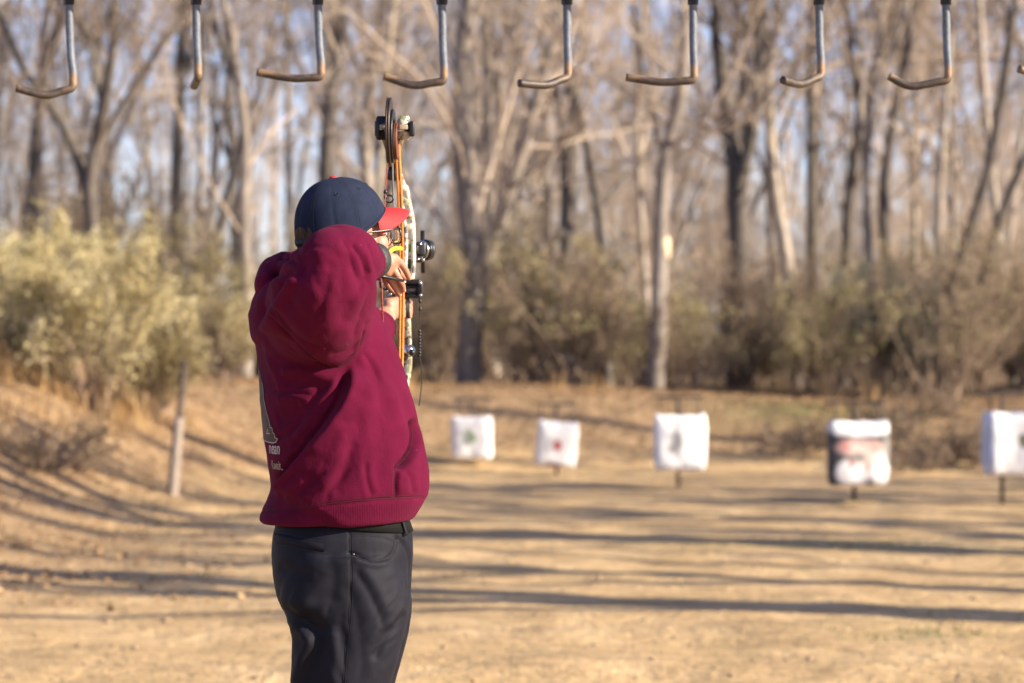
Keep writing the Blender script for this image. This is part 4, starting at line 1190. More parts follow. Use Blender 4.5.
b.inputs['Sheen Weight'].default_value = .05; b.inputs['Sheen Roughness'].default_value = .6; b.inputs['Sheen Tint'].default_value = (.8, .25, .4, 1)
ribn = nt.nodes.new('ShaderNodeAttribute'); ribn.attribute_name = 'rib'
wv = nt.nodes.new('ShaderNodeTexWave'); wv.inputs['Scale'].default_value = 62; wv.bands_direction = 'X'; nt.links.new(v, wv.inputs['Vector'])
hh_ = mathn(nt, 'ADD', mathn(nt, 'ADD', mathn(nt, 'MULTIPLY', f2, .5), mathn(nt, 'MULTIPLY', f3, .6)), mathn(nt, 'MULTIPLY', mathn(nt, 'MULTIPLY', wv.outputs['Fac'], ribn.outputs['Fac']), .10))
bump(nt, b, hh_, .6, .003)
FLEECE = m
# the print on the back, laid on the cloth
bvh = BVHTree.FromPolygons([Vector(x) for x in co(sw)], [tuple(p.vertices) for p in sw.polygons])
bn = norm(np.array([-.80, -.60, 0])); bt = np.array([.60, -.80, 0]); 
h = bvh.ray_cast(Vector(P(274, 447, 4.6)), Vector(norm(P(274, 447, 5) - np.array([0, 0, H]))))
po = np.array(h[0])
def lay(V2, off):
    out = []
    for s_, t_ in V2:
        q = po + bt * s_ * 1.35 + np.array([0, 0, t_ * 1.12]) + bn * .25
        hit = bvh.ray_cast(Vector(q), Vector(-bn))
        if hit[0] is None: hit = bvh.find_nearest(Vector(q - bn * .25))
        out.append(np.array(hit[0]) + np.array(hit[1]) * off)
    return np.array(out)
def print_mesh(name, bm, off):
    bmesh.ops.triangulate(bm, faces=bm.faces[:])
    for _ in range(3):
        ed = [e_ for e_ in bm.edges if e_.calc_length() > .012]
        if not ed: break
        bmesh.ops.subdivide_edges(bm, edges=ed, cuts=1); bmesh.ops.triangulate(bm, faces=bm.faces[:])
    me = bpy.data.meshes.new(name); bm.to_mesh(me); bm.free()
    V = co(me); set_co(me, lay(V[:, :2], off)); return me
def poly(pts):
    bm = bmesh.new(); bm.faces.new([bm.verts.new((a, b_, 0)) for a, b_ in pts]); return bm
def stroke(pts, wd):
    bm = bmesh.new(); p = np.array(pts, float); d = np.gradient(p, axis=0); d /= np.linalg.norm(d, axis=1, keepdims=True); n_ = np.stack([-d[:, 1], d[:, 0]], 1) * wd / 2
    a = [bm.verts.new((*q, 0)) for q in p + n_]; c_ = [bm.verts.new((*q, 0)) for q in p - n_]
    for i in range(len(p) - 1): bm.faces.new((a[i], a[i + 1], c_[i + 1], c_[i]))
    return bm
def text_bm(t, size, shear, x, y, xs=1.0):
    cu = bpy.data.curves.new('t', 'FONT'); cu.body = t; cu.size = size; cu.shear = shear; cu.offset = size * .012
    o = bpy.data.objects.new('t', cu); COL.objects.link(o)
    dg = bpy.context.evaluated_depsgraph_get(); dg.update()
    me = bpy.data.meshes.new_from_object(o.evaluated_get(dg)); bpy.data.objects.remove(o)
    bm = bmesh.new(); bm.from_mesh(me); 
    for q in bm.verts: q.co.x = q.co.x * xs + x; q.co.y += y
    return bm
shirt = wear('sweatshirt', sw, FLEECE)
PRB = simple('print_brown', (.060, .028, .018), .8, var=.35, scale=35); PRW = simple('print_white', (.42, .36, .35), .8, var=.25, scale=60); PRT = simple('print_tan', (.34, .25, .18), .8, var=.25, scale=60)
jag = [(-.11, .012), (.000, .008), (.012, .010), (.016, .016), (.009, .019), (.010, .027), (.003, .028), (.002, .037), (-.006, .038), (-.008, .050), (-.016, .066), (-.024, .085), (-.034, .105), (-.045, .125), (-.07, .15), (-.10, .155), (-.115, .12), (-.12, .07)]
wear('print_shape', print_mesh('print_shape', poly(jag), .0012), PRB, shirt)
wear('print_outline', print_mesh('print_outline', stroke(jag[:14], .0018), .002), PRW, shirt)
wear('print_mark', print_mesh('print_mark', stroke([(-.026, .026), (-.018, .034), (-.010, .026), (-.0265, .0255)], .0024), .002), PRW, shirt)
wear('print_lettering', print_mesh('print_lettering', text_bm('nean', .034, .35, -.022, -.013, .66), .0016), PRW, shirt)
wear('print_lettering', print_mesh('print_lettering', text_bm('Kuwait', .0245, .1, -.0165, -.043, .52), .0016), PRT, shirt)
def sewn(bv, line, off=.0001, n=60, dash=False, r=.0006, gap=2):
    mb = MB(); pts = []
    cam_ = np.array([0, 0, H])
    for a, b_ in spline(np.array(line, float), n):
        dr = norm(P(a, b_, 5.0) - cam_); hit = bv.ray_cast(Vector(cam_ + dr * 4), Vector(dr))
        if hit[0] is not None: pts.append(np.array(hit[0]) + np.array(hit[1]) * off)
    pts = np.array(pts)
    if dash:
        for i in range(0, len(pts) - 1, gap): mb.tube(pts[i:i + 2], r, 5)
    else: mb.tube(pts, r, 6)
    return mb
THREAD = simple('crimson_thread', (.035, .0012, .008), .8, var=.3, scale=80); THREADL = simple('crimson_topstitch', (.062, .0026, .015), .8, var=.3, scale=80)
ARMH = [(364, 332), (357, 351), (348, 362), (334, 367), (320, 362), (305, 349), (287, 328), (277, 314), (271, 302)]
HEMS = [(263, 511), (304, 508), (334, 503), (378, 499), (421, 497)]
for ln_, mt_, ds in ((ARMH, THREAD, False), ([(a, b_ + 2.2) for a, b_ in ARMH], THREADL, True), (HEMS, THREAD, False), ([(a, b_ - 2.0) for a, b_ in HEMS], THREADL, True),
                 ([(411, 423), (412.5, 436), (410, 449), (404, 459), (396, 466)], THREAD, False), ([(408.6, 424), (409.8, 436), (407.4, 447.5), (401.5, 457), (393.5, 464)], THREADL, True), ([(395, 467), (394, 482), (394, 496)], THREAD, False), ([(392.6, 467), (391.6, 482), (391.6, 496)], THREADL, True)):
    wear('stitching', sewn(bvh, ln_, n=190 if ds else 70, dash=ds).mesh('stitching'), mt_, shirt)
# cuffs
CUFF = FLEECE
mb = MB()

for k, (c0, c1, r0, r1) in enumerate(((P(364, 263, 5.16), P(369, 263, 5.205), .044, .037), (P(376, 329.5, 5.82), P(380.5, 326.5, 5.875), .045, .039))):
    mb = MB(); q = np.array([c0 + (c1 - c0) * t for t in (0, .05, .5, .95, 1, .9)])
    mb.tube(q, [r0 * .95, r0, (r0 + r1) / 2 + .002, r1, r1 * .93, r1 * .85], 40, cap=False, ref=np.array([.3, .2, 1.0]))
    wear('cuff', mb.mesh('cuff'), CUFF, shirt)

# ---------------------------------------------------------------- trousers, belt, shoes
mb = MB()
tl = [(513, 280, 406, .150), (522, 276, 410, .163), (535, 272.5, 412.5, .172), (552, 271.5, 413, .176), (575, 273, 412, .176), (595, 277, 411, .174), (610, 284, 410, .170), (622, 290, 408, .166), (640, 294, 405, .160)]
mb.loft(interp_rings(tl, 3, n=2.5, yaw=R(4)))
def tleg(d, dx):
    pts = [(555, 292, 396), (575, 284, 404), (600, 281, 409.5), (615, 287, 409), (632, 293, 406), (650, 293.5, 402), (668, 292.5, 396.5), (690, 292, 391), (730, 297, 388), (780, 303, 384), (840, 302, 376), (900, 302, 370), (955, 302, 368), (984, 300, 368)]
    p = np.array(pts, float); ys = np.arange(555, 984.1, 4)
    rg = []
    for y in ys:
        xl, xr = np.interp(y, p[:, 0], p[:, 1]) + dx, np.interp(y, p[:, 0], p[:, 2]) + dx
        bb_ = np.interp(y, [573, 640, 720, 800, 984], [.094, .098, .094, .086, .078])
        rg.append(ring(y, xl, xr, bb_, d=d, n=2.3, yaw=0))
    mb.loft(np.array(rg))
tleg(RL, -1); tleg(LL, 3)
tr = union(mb, .0045, 8, .5)
TF = [
 ('seam', [(349, 512), (350, 545), (351, 580), (349, 620), (345, 655), (342, 700)], 1.0, .0025),
 ('seam', [(350, 553), (362, 557), (374, 560), (388, 558), (395, 550), (398, 540)], 1.6, .006), ('ridge', [(351, 558), (364, 563), (378, 565), (390, 562)], 2.5, .003), ('seam', [(352, 536), (368, 536), (384, 538), (395, 543)], 1.1, .002),
 ('seam', [(397, 537), (405, 546), (410, 560), (411, 592)], 2.2, .006),
 ('step', [(296, 690), (304, 662), (312, 642), (304, 628), (292, 618)], 3.0, -.018, 30), ('groove', [(282, 606), (298, 618), (316, 628), (332, 636)], 5, .006),
 ('ridge', [(290, 596), (308, 604), (328, 612)], 8, .004), ('ridge', [(326, 626), (334, 650), (336, 690)], 8, .005), ('groove', [(341, 612), (342, 650), (338, 690)], 5, .003),
 ('groove', [(352, 566), (368, 590), (380, 616), (384, 640)], 5, .0035), ('ridge', [(360, 566), (378, 590), (390, 618)], 6, .003), ('groove', [(345, 580), (356, 612), (362, 650), (360, 690)], 6, .003),
 ('groove', [(409, 612), (398, 622), (384, 640), (374, 664)], 4, .005), ('ridge', [(405, 604), (394, 614), (378, 632)], 5, .003),
 ('groove', [(278, 566), (294, 574), (314, 574)], 6, .003), ('groove', [(328, 552), (334, 580), (330, 606)], 7, .003),
]
folds(tr, TF); wrinkle(tr, .0010, 6, (1, 1, .7), 31)
rumple(tr, .0066, 26, R(28), (305, 620), (26, 40), 51); rumple(tr, .0050, 26, R(-35), (385, 630), (26, 50), 52); rumple(tr, .0042, 24, R(15), (310, 570), (30, 26), 53); rumple(tr, .0036, 22, R(60), (345, 660), (30, 40), 54); rumple(tr, .0034, 24, R(-50), (375, 585), (26, 30), 55)
m, nt, b = new_mat('charcoal_twill'); v = coords(nt)
f1 = noise_node(nt, v, 18, 5); f2 = noise_node(nt, v, 700, 2)
nt.links.new(ramp(nt, f1, [(.3, (.0045, .0048, .0092)), (.7, (.0085, .0090, .0155))]), b.inputs['Base Color'])
b.inputs['Roughness'].default_value = .7; b.inputs['Specular IOR Level'].default_value = .16
bump(nt, b, f2, .3, .0012)
TWILL = m
tbv = BVHTree.FromPolygons([Vector(x) for x in co(tr)], [tuple(p.vertices) for p in tr.polygons])
trousers = wear('trousers', tr, TWILL)
TTH = simple('dark_thread', (.003, .003, .005), .8); TTL = simple('grey_topstitch', (.016, .017, .026), .8)
SIDE = [(349, 522), (350, 545), (351, 580), (349, 620), (345, 655), (342, 700)]
for ln_, mt_, ds in ((SIDE, TTH, False), ([(a + 2.2, b_) for a, b_ in SIDE], TTL, True), ([(275, 531), (292, 535), (310, 539.5), (324, 542)], TTL, True), ([(275, 543), (292, 547), (310, 551), (324, 553)], TTL, True),
                 ([(351, 553), (362, 557), (374, 560), (388, 558), (395, 550), (398, 540)], TTH, False), ([(351, 556), (362, 560), (375, 563), (390, 561), (398, 552), (401, 541)], TTL, True), ([(352, 536), (368, 536), (384, 538), (395, 543)], TTL, True)):
    wear('stitching', sewn(tbv, ln_, n=170 if ds else 60, dash=ds).mesh('stitching'), mt_, trousers)
mb = MB(); 
cam_ = np.array([0, 0, H]); rg = []
for a in np.linspace(275, 324, 24):
    yy = 537 + (a - 275) * .22; row = []
    for dy, of in ((-4.5, -.001), (-3.8, .0022), (0, .0030), (3.8, .0022), (4.5, -.001)):
        dr = norm(P(a, yy + dy, 5.0) - cam_); hit = tbv.ray_cast(Vector(cam_ + dr * 4), Vector(dr)); row.append(np.array(hit[0]) + np.array(hit[1]) * of)
    rg.append(row)
mb.loft(np.array(rg), cap=False, closed=False)
wear('pocket_welt', mb.mesh('pocket_welt'), TWILL, trousers)
mb = MB(); dr = norm(P(353.5, 554, 5.0) - cam_); hit = tbv.ray_cast(Vector(cam_ + dr * 4), Vector(dr)); mb.ell(np.array(hit[0]) + np.array(hit[1]) * .0008, (.0032, .0032, .0022), seg=10, rng=6)
wear('rivet', mb.mesh('rivet'), simple('dull_rivet', (.20, .19, .18), .4, .8), trousers)
BELT = simple('black_webbing', (.0055, .0055, .005), .75, var=.3, scale=420, bmp=.3, spec=.15)
def band(y0, y1, grow_, tilt, d=TD):
    lv = np.array(tl); rg = []
    for y, g_ in ((y0, 0), (y0, grow_), ((y0 + y1) / 2, grow_ * 1.15), (y1, grow_), (y1, 0)):
        xl, xr, bb_ = (np.interp(y, lv[:, 0], lv[:, j]) for j in (1, 2, 3))
        e_ = g_ * F / TD
        rg.append(ring(y, xl - e_, xr + e_, bb_ + g_, k=96, n=2.5, tilt=tilt, yaw=R(4)))
    return np.array(rg)
mb = MB(); mb.loft(band(502, 523, .007, -.016), cap=False)
belt = wear('belt', mb.mesh('belt'), BELT)
lvl = band(502, 523, .0105, -.016)
for th in (328, 215, 60, 120):
    i = int(th / 360 * 96) % 96
    mb = MB(); p = np.array([lvl[1][i] + [0, 0, .004], lvl[1][i], lvl[2][i], lvl[3][i], lvl[3][i] + [0, 0, -.006]])
    tg = norm(lvl[1][(i + 1) % 96] - lvl[1][i]); mb.tube(p, .0058, 8, flat=.35, ref=np.cross(tg, [0, 0, 1]))
    wear('belt_loop', mb.mesh('belt_loop'), TWILL, trousers)
LEA = simple('boot_leather', (.06, .04, .028), .55, var=.35, scale=20); SOLE = simple('boot_sole', (.02, .02, .02), .8)
for d, dx in ((RL, 0), (LL, 3)):
    o3 = P(332 + dx, 0, d); o3[2] = 0
    mb = MB(); mb.tube([o3 + [-.02, 0, .16], o3 + [-.018, 0, .08], o3 + [.0, 0, .055], o3 + [.09, 0, .055], o3 + [.17, 0, .045], o3 + [.215, 0, .040]], [.052, .052, .052, .046, .042, .026], 18)
    sh_ = wear('shoe', union(mb, .006, 5), LEA)
    th = np.linspace(0, 2 * np.pi, 40, endpoint=False); e1 = np.stack([.075 + .155 * np.cos(th), (.047 + .006 * np.cos(th)) * np.sin(th), 0 * th], -1)
    mb = MB(); mb.loft(np.array([e1 * [1, 1, 1] + [0, 0, .001], e1 * [1.02, 1.05, 1] + [0, 0, .010], e1 * [1.01, 1.03, 1] + [0, 0, .026]]) + o3); wear('sole', mb.mesh('sole'), SOLE, sh_)
# ================================================================== the bow
bow = empty('compound_bow', P(404, 300, 6.0), 'camouflage compound bow at full draw with orange cables, held out in front of the archer', 'bow')
BW = np.array(bow.location)
def bpart(name, mb, mat, parent=None, smooth=True):
    me = mb.mesh(name, smooth) if isinstance(mb, MB) else mb
    set_co(me, co(me) - BW); return link(name, me, mat, parent or bow)
m, nt, b = new_mat('camouflage'); v = coords(nt)
vn = nt.nodes.new('ShaderNodeTexVoronoi'); vn.inputs['Scale'].default_value = 75
dd = nt.nodes.new('ShaderNodeVectorMath'); dd.operation = 'MULTIPLY_ADD'; nn = nt.nodes.new('ShaderNodeTexNoise'); nn.inputs['Scale'].default_value = 60
nt.links.new(v, nn.inputs['Vector']); nt.links.new(nn.outputs['Color'], dd.inputs[0]); dd.inputs[1].default_value = (.03,) * 3; nt.links.new(v, dd.inputs[2]); nt.links.new(dd.outputs[0], vn.inputs['Vector'])
sp = nt.nodes.new('ShaderNodeSeparateColor'); nt.links.new(vn.outputs['Color'], sp.inputs[0])
r_ = nt.nodes.new('ShaderNodeValToRGB'); r_.color_ramp.interpolation = 'CONSTANT'
e_ = r_.color_ramp.elements
for p_, cc in ((0, (.46, .42, .34)), (.42, (.16, .13, .085)), (.6, (.60, .57, .50)), (.82, (.03, .03, .026)), (.92, (.20, .21, .10))):
    el = e_[0] if p_ == 0 else (e_[1] if p_ == .42 else e_.new(p_)); el.position = p_; el.color = (*cc, 1)
nt.links.new(sp.outputs[0], r_.inputs['Fac']); nt.links.new(r_.outputs['Color'], b.inputs['Base Color']); b.inputs['Roughness'].default_value = .5
CAMO = m
BLACK = simple('black_metal', (.012, .012, .013), .38, .2, .3, 60)
DARK = simple('dark_plastic', (.022, .024, .030), .45, 0, .3, 50)
SILV = simple('bright_metal', (.55, .55, .55), .25, 1.0, .2, 40)
ORNG = simple('orange_cord', (.50, .135, .008), .6, 0, .25, 300, .3, c2=(.58, .22, .016))
ROPE = simple('red_cord', (.30, .045, .02), .6, 0, .4, 200, .3)
LIME = simple('lime_tube', (.50, .68, .02), .4, 0, .1)
CAMD = simple('cam_bronze', (.045, .028, .022), .4, .4, .4, 40)
def flatbar(mb, pts, wx, wy):
    """bar along pts: width wx across the picture, wy in depth"""
    p = np.array([P(*q) for q in pts], float); wx = np.broadcast_to(wx, len(p)); wy = np.broadcast_to(wy, len(p)); rg = []
    for q, a, c_ in zip(p, wx, wy):
        x, y = a / 2, c_ / 2
        rg.append([q + [sx * x, sy * y, 0] for sx, sy in ((-1, -.7), (-.7, -1), (.7, -1), (1, -.7), (1, .7), (.7, 1), (-.7, 1), (-1, .7))])
    mb.loft(np.array(rg))
# riser: two curved rails tied by struts, windows between
mb = MB()
outer = [(400, 174, 6.02), (403, 182, 6.03), (407, 190, 6.04), (408.5, 200, 6.04), (411, 212, 6.04), (413, 224, 6.04), (413.5, 245, 6.03), (413.5, 265, 6.02), (412, 280, 6.01)]
innr = [(398, 180, 6.02), (400, 192, 6.02), (402, 205, 6.02), (404, 216, 6.02), (405.5, 230, 6.02), (406, 246, 6.02), (405.5, 265, 6.01), (405, 280, 6.0)]
flatbar(mb, [tuple(q) for q in spline(np.array(outer, float), 30)], .0105, .034)
flatbar(mb, [tuple(q) for q in spline(np.array(innr, float), 30)], .0100, .034)
for (x0, y0, x1, y1) in ((401, 186, 407, 189), (402, 200, 410, 204), (404, 213, 412, 218), (405, 228, 414, 226), (405, 241, 414, 244), (405, 256, 414, 253), (405, 268, 414, 270), (404, 279, 413, 279)):
    p0, p1 = P(x0, y0, 6.025), P(x1, y1, 6.025); mb.tube([p0, (p0 + p1) / 2, p1], .0085, 8)
flatbar(mb, [tuple(q) for q in spline(np.array([(409, 279, 6.01), (408, 292, 6.0)], float), 8)], .022, .034)
bpart('riser', mb, CAMO)
mb = MB(); flatbar(mb, [tuple(q) for q in spline(np.array([(407, 315, 6.0), (408, 340, 6.02), (408.5, 362, 6.03), (406.5, 380, 6.03), (402, 400, 6.03), (399, 420, 6.02), (397, 436, 6.0)], float), 30)], .017, .034)
bpart('lower_riser', mb, CAMO)
mb = MB(); flatbar(mb, [(405, 290, 5.99), (404, 300, 5.985), (404, 310, 5.985), (406, 318, 5.99)], [.024, .028, .028, .022], .045); bpart('grip', mb, BLACK)
mb = MB()
for (x, y) in ((409.5, 248), (409.5, 263)): mb.ell(P(x, y, 6.02), (.0065, .004, .0115), seg=14, rng=8)
bpart('green_inlay', mb, simple('green_inlay', (.05, .14, .02), .4))
mb = MB(); flatbar(mb, [(394, 170, 5.99), (394, 181, 6.01)], [.030, .024], .05); mb.box(P(394, 176, 6.0), (.034, .045, .022), bev=.005); bpart('limb_pocket', mb, BLACK)
mb = MB(); flatbar(mb, [(401, 434, 6.0), (398, 446, 5.99)], .03, .05); bpart('limb_pocket', mb, BLACK)
# limbs: a split pair above, a split pair below, running back towards the archer
for up in (1, -1):
    for x, mat_ in ((382, DARK), (404, CAMO)):
        mb = MB(); rg = []
        for t in np.linspace(0, 1, 14):
            py = 168 - 40 * t ** .6 if up > 0 else 448 + 46 * t ** .6
            q = P(x + (393 - x) * (1 - t) ** .7 * .85, py, 6.0 - .26 * t)
            hw, hh = .0070 + .0070 * t, .006 + .002 * (1 - t)
            hh = hh + (.030 - .0) * smoothstep(.80, .98, t) * .75
            q[2] += 0
            rg.append([q + [sx * hw, 0, sz * hh] for sx, sz in ((-1, -.8), (-.8, -1), (.8, -1), (1, -.8), (1, .8), (.8, 1), (-.8, 1), (-1, .8))])
        mb.loft(np.array(rg)); lb = bpart('limb', mb, mat_)
        q = P(x + (8 if x > 390 else -4.5), 129 if up > 0 else 495, 5.74)
        mb = MB(); mb.box(q, (.012, .03, .036), bev=.003); bpart('limb_tip', mb, BLACK, lb)
        mb = MB(); mb.box(P(x - .5, 127 if up > 0 else 494, 5.728), (.020, .004, .012), bev=.0015); bpart('limb_band', mb, simple('tan_band', (.42, .34, .24), .6), lb)
# cams, turned edge-on to the camera
for up, (cx, cy) in ((1, (391, 132)), (-1, (391, 490))):
    cm_ = link('cam', bpy.data.meshes.new('cam'), None, bow)
    def disc(x, y, d, ry, rz, th, mat_, nm, tilt=.06, hole=True):
        c0 = P(x, y, d); a = np.linspace(0, 2 * np.pi, 40, endpoint=False); R_ = np.array([[math.cos(tilt), math.sin(tilt), 0], [-math.sin(tilt), math.cos(tilt), 0], [0, 0, 1]])
        rg = []
        for k_, s_ in ((-1, .93), (-1, 1.0), (-.25, 1.0), (0, .955), (.25, 1.0), (1, 1.0), (1, .93)):
            rg.append(np.stack([np.full(40, k_ * th / 2), np.cos(a) * ry * s_, np.sin(a) * rz * s_], -1) @ R_.T + c0)
        if hole:
            rg = [rg[0] * 1] + rg[1:]; inner_ = lambda k_: np.stack([np.full(40, k_ * th / 2), np.cos(a) * ry * .62, np.sin(a) * rz * .62], -1) @ R_.T + c0
            rg = [inner_(1), inner_(-1)] + rg + [inner_(1)]
            mb = MB(); mb.loft(np.array(rg), cap=False)
            for w_ in (0.3, 2.4, 4.5): mb.tube([c0, c0 + R_ @ np.array([0, math.cos(w_) * ry * .8, math.sin(w_) * rz * .8])], th * .45, 6)
        else:
            mb = MB(); mb.loft(np.array(rg))
        bpart(nm, mb, mat_, cm_)
    s_ = 1 if up > 0 else -1
    disc(389.5, cy, 5.73, .060, .082, .010, CAMD, 'cam_wheel', .05)
    disc(392.3, cy + 4 * s_, 5.735, .050, .064, .009, BLACK, 'cam_module', .06)
    disc(396.2, cy + 9 * s_, 5.74, .036, .044, .008, simple('cam_track', (.16, .05, .02), .5, .2, .5, 60), 'cam_track', .06, False)
    mb = MB(); mb.tube([P(377, cy - 2 * s_, 5.74), P(410, cy - 2 * s_, 5.74)], .0045, 10); bpart('axle', mb, SILV, cm_)
# string and cables
nock = (381.5, 283, 5.37)
mb = MB(); mb.tube(np.array([P(388, 158, 5.72), P(385.5, 190, 5.63), P(*nock)]), .0017, 6); mb.tube(np.array([P(*nock), P(383, 330, 5.46), P(389, 470, 5.73)]), .0021, 6); bpart('bowstring', mb, ROPE)
mb = MB()
for y in (192, 197): mb.ell(P(385.4, y, 5.62), (.005, .005, .006), seg=10, rng=8)
th = np.linspace(0, 2 * np.pi, 20); q = P(389.5, 199, 5.63)
mb.tube(np.array([q + [.0085 * math.cos(t), 0, .0085 * math.sin(t)] for t in th]), .0022, 6, cap=False); bpart('peep_sight', mb, BLACK)
for (xa, xb, r) in ((395.5, 400.3, .0034), (398.6, 403.2, .0034)):
    mb = MB(); mb.tube(np.array([P(xa, 140, 5.76), P(xa + (xb - xa) * .62, 200, 5.80), P(xb - .6, 245, 5.83), P(xb, 285, 5.84), P(xb - .6, 345, 5.83), P(xa + 1, 485, 5.76)]), r, 7); bpart('cable', mb, ORNG)
mb = MB(); mb.tube(np.array([P(392.5, 160, 5.75), P(393, 190, 5.78), P(394.5, 240, 5.82), P(396, 285, 5.84)]), .002, 6); bpart('cable', mb, simple('grey_cord', (.16, .15, .14), .6))
mb = MB(); mb.tube(spline([P(388.5, 254.5, 5.60), P(391, 250.5, 5.66), P(395, 248.6, 5.74), P(401, 248.6, 5.82)], 14), .0052, 10); bpart('peep_tube', mb, LIME)
# string loop and its metal crimp
mb = MB(); mb.tube([P(381.5, 277, 5.36), P(381.3, 282, 5.362), P(381.5, 288, 5.365)], [.0042, .0056, .0042], 10); bpart('string_crimp', mb, SILV)
# cable guard with bright screws
mb = MB(); a, b_ = P(384, 289, 5.86), P(404, 298, 5.98)
flatbar(mb, [(386, 288, 5.86), (391, 293, 5.90), (400, 296, 5.96), (406, 296, 6.0)], .020, .012)
cg_ = bpart('cable_guard', mb, DARK)
for x, y in ((387, 291), (390.5, 294), (394, 292.5), (397, 295)):
    mb = MB(); mb.ell(P(x, y, 5.87), (.0038, .003, .0038), seg=10, rng=8); bpart('screw', mb, SILV, cg_)
# arrow rest: black block with two dark rails and an oval window
mb = MB()
mb.box(P(411.5, 282, 5.97), (.046, .03, .013), bev=.004); mb.box(P(411.5, 296.5, 5.97), (.046, .03, .010), bev=.003)
mb.box(P(413, 289, 5.985), (.044, .022, .034), bev=.005)
mb.box(P(420.5, 289, 5.965), (.012, .026, .036), bev=.003)
ar = bpart('arrow_rest', mb, BLACK)
th = np.linspace(0, 2 * np.pi, 28); q = P(411.5, 290, 5.962)
mb = MB(); mb.tube(np.array([q + [.0165 * math.cos(t), 0, .0085 * math.sin(t)] for t in th]), .0022, 6, cap=False); bpart('rest_ring', mb, DARK, ar)
mb = MB(); mb.ell(q + [0, .004, 0], (.0125, .004, .0055), seg=16, rng=8); bpart('rest_window', mb, simple('rest_window', (.20, .16, .13), .4), ar)
for x, y in ((420.5, 283), (420.5, 295), (404.5, 282)):
    mb = MB(); mb.ell(P(x, y, 5.948), (.0042, .004, .0042), seg=10, rng=8); bpart('screw', mb, SILV, ar)
# sight
mb = MB()
flatbar(mb, [(422.5, 230.5, 6.15), (423, 273, 6.15)], .0105, .012)
si = bpart('sight', mb, BLACK)
mb = MB(); flatbar(mb, [(413, 249.5, 6.05), (417, 249.5, 6.10)], .012, .02); mb.box(P(416, 250, 6.10), (.014, .10, .020), bev=.003); bpart('sight_bracket', mb, BLACK, si)
mb = MB(); mb.box(P(420.5, 249, 6.13), (.030, .045, .036), bev=.006); mb.box(P(419, 259.5, 6.12), (.022, .03, .016), bev=.004); bpart('sight_block', mb, DARK, si)
a = np.linspace(0, 2 * np.pi, 36, endpoint=False)
def wheel(x, y, d, r, t0, t1, mat_, nm):
    c0 = P(x, y, d); R_ = np.array([[.80, -.6, 0], [.6, .80, 0], [0, 0, 1]])
    mb = MB(); rg = [np.stack([np.full(36, k_), np.cos(a) * r * s_, np.sin(a) * r * s_], -1) @ R_.T + c0 for k_, s_ in ((t0, .9), (t0, 1), ((t0 + t1) / 2, 1.02), (t1, 1), (t1, .9))]
    mb.loft(np.array(rg)); bpart(nm, mb, mat_, si)
wheel(426, 250, 6.14, .0265, -.006, .004, BLACK, 'sight_dial'); wheel(424.8, 250, 6.135, .0235, -.008, -.002, SILV, 'dial_ring'); wheel(428, 250, 6.145, .025, -.003, .006, DARK, 'sight_ring')
for x, y in ((418, 259), (423, 260), (420.5, 244)):
    mb = MB(); mb.ell(P(x, y, 6.105), (.0042, .003, .0042), seg=10, rng=8); bpart('screw', mb, SILV, si)
# silver weight on the lower riser
mb = MB(); mb.ell(P(408.5, 351, 5.985), (.017, .018, .017), seg=18, rng=12); wt = bpart('weight', mb, SILV)
mb = MB(); mb.ell(P(412, 352.5, 5.968), (.008, .008, .009), seg=12, rng=8); mb.ell(P(404.5, 357, 5.975), (.009, .01, .011), seg=12, rng=8); bpart('weight_cap', mb, BLACK, wt)
# dark cord hanging from the rest
mb = MB(); cp = spline([P(420, 297, 5.97), P(419.8, 310, 5.97), P(419.5, 328, 5.97), P(419.5, 352, 5.97), P(421.5, 368, 5.97), P(421.5, 385, 5.97), P(419, 406, 5.97)], 60)
mb.tube(cp, .0013, 6); hc = bpart('hanging_cord', mb, BLACK)
mb = MB()
for k_ in range(9): mb.ell(P(419.4 + .2 * (k_ % 2), 331 + 3.1 * k_, 5.97), (.0042, .0042, .0046), seg=9, rng=6)
for y in (301, 309): mb.ell(P(420, y, 5.97), (.004, .004, .006), seg=9, rng=6)
bpart('bead', mb, BLACK, hc)
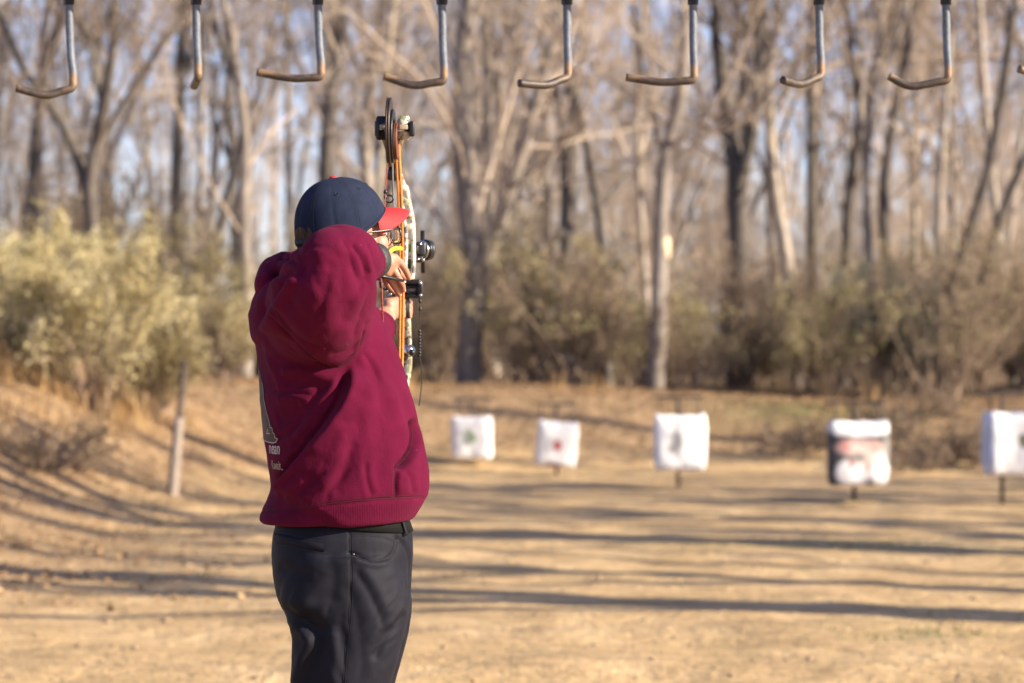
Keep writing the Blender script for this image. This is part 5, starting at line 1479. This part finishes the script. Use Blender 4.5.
# ---------------------------------------------------------------- arrow
ab = P(383, 283.5, 5.375); ae = P(411, 286, 6.12)
e = empty('arrow', ab, 'dark arrow nocked on the string and running through the rest', 'arrow')
mb = MB(); mb.tube(np.array([ab, ae]) - ab, .0030, 10); mb.build('shaft', BLACK, e)
dv = norm(ae - ab); sv = norm(np.cross(dv, [0, 0, 1])); uv = np.cross(sv, dv)
for k_ in range(3):
    w_ = 2 * np.pi * k_ / 3 + .5; o_ = sv * math.cos(w_) + uv * math.sin(w_); t_ = np.cross(dv, o_) * .0005
    A_ = [dv * .03 + o_ * .003, dv * .045 + o_ * .013, dv * .085 + o_ * .003]; mb = MB(); mb.add(np.array([q + t_ for q in A_] + [q - t_ for q in A_]), [(0, 1, 4, 3), (1, 2, 5, 4), (2, 0, 3, 5)], [(0, 2, 1), (3, 4, 5)])
    mb.build('vane', DARK, e)
# ---------------------------------------------------------------- release aid on the drawing wrist
e = empty('release_aid', P(378, 264, 5.21), 'black wrist-strap release clipped to the bowstring', 'release aid'); RW = np.array(e.location)
def rpart(name, mb, mat_):
    me = mb.mesh(name); set_co(me, co(me) - RW); return link(name, me, mat_, e)
STRAP = simple('strap_black', (.020, .021, .022), .6, 0, .35, 90, .3)
ax = norm(P(380, 260, 5.225) - P(366, 262, 5.17)); s1 = norm(np.cross(ax, [0, 0, 1])); s2 = np.cross(s1, ax); c0 = P(375, 260.5, 5.205)
a = np.linspace(0, 2 * np.pi, 48, endpoint=False)
mb = MB(); rg = [c0 + ax * k_ + (np.cos(a)[:, None] * s1 + np.sin(a)[:, None] * s2 * 1.12) * r_s for k_, r_s in ((-.016, .029), (-.016, .0345), (-.006, .0355), (.008, .034), (.016, .032), (.016, .027))]
mb.loft(np.array(rg), cap=False); rpart('strap', mb, STRAP)
mb = MB(); mb.box(P(375, 274.5, 5.20), (.026, .02, .014), bev=.004); mb.box(P(371, 277.5, 5.20), (.012, .016, .012), bev=.003); rpart('buckle', mb, BLACK)
mb = MB(); flatbar(mb, [(376, 274.5, 5.20), (388, 275.8, 5.235), (400, 276.6, 5.26)], .006, .008); mb2 = mb
p_ = np.array([P(374, 275, 5.195), P(386, 277, 5.215), P(394, 278.8, 5.232), P(403.5, 280.8, 5.25)]); mb.tube(p_, [.0042, .0040, .0036, .003], 8); rpart('stem', mb, BLACK)
mb = MB(); mb.tube([P(380, 275, 5.30), P(381, 279, 5.34), P(381.5, 281.5, 5.362)], [.006, .0065, .004], 10); rpart('jaw', mb, SILV)
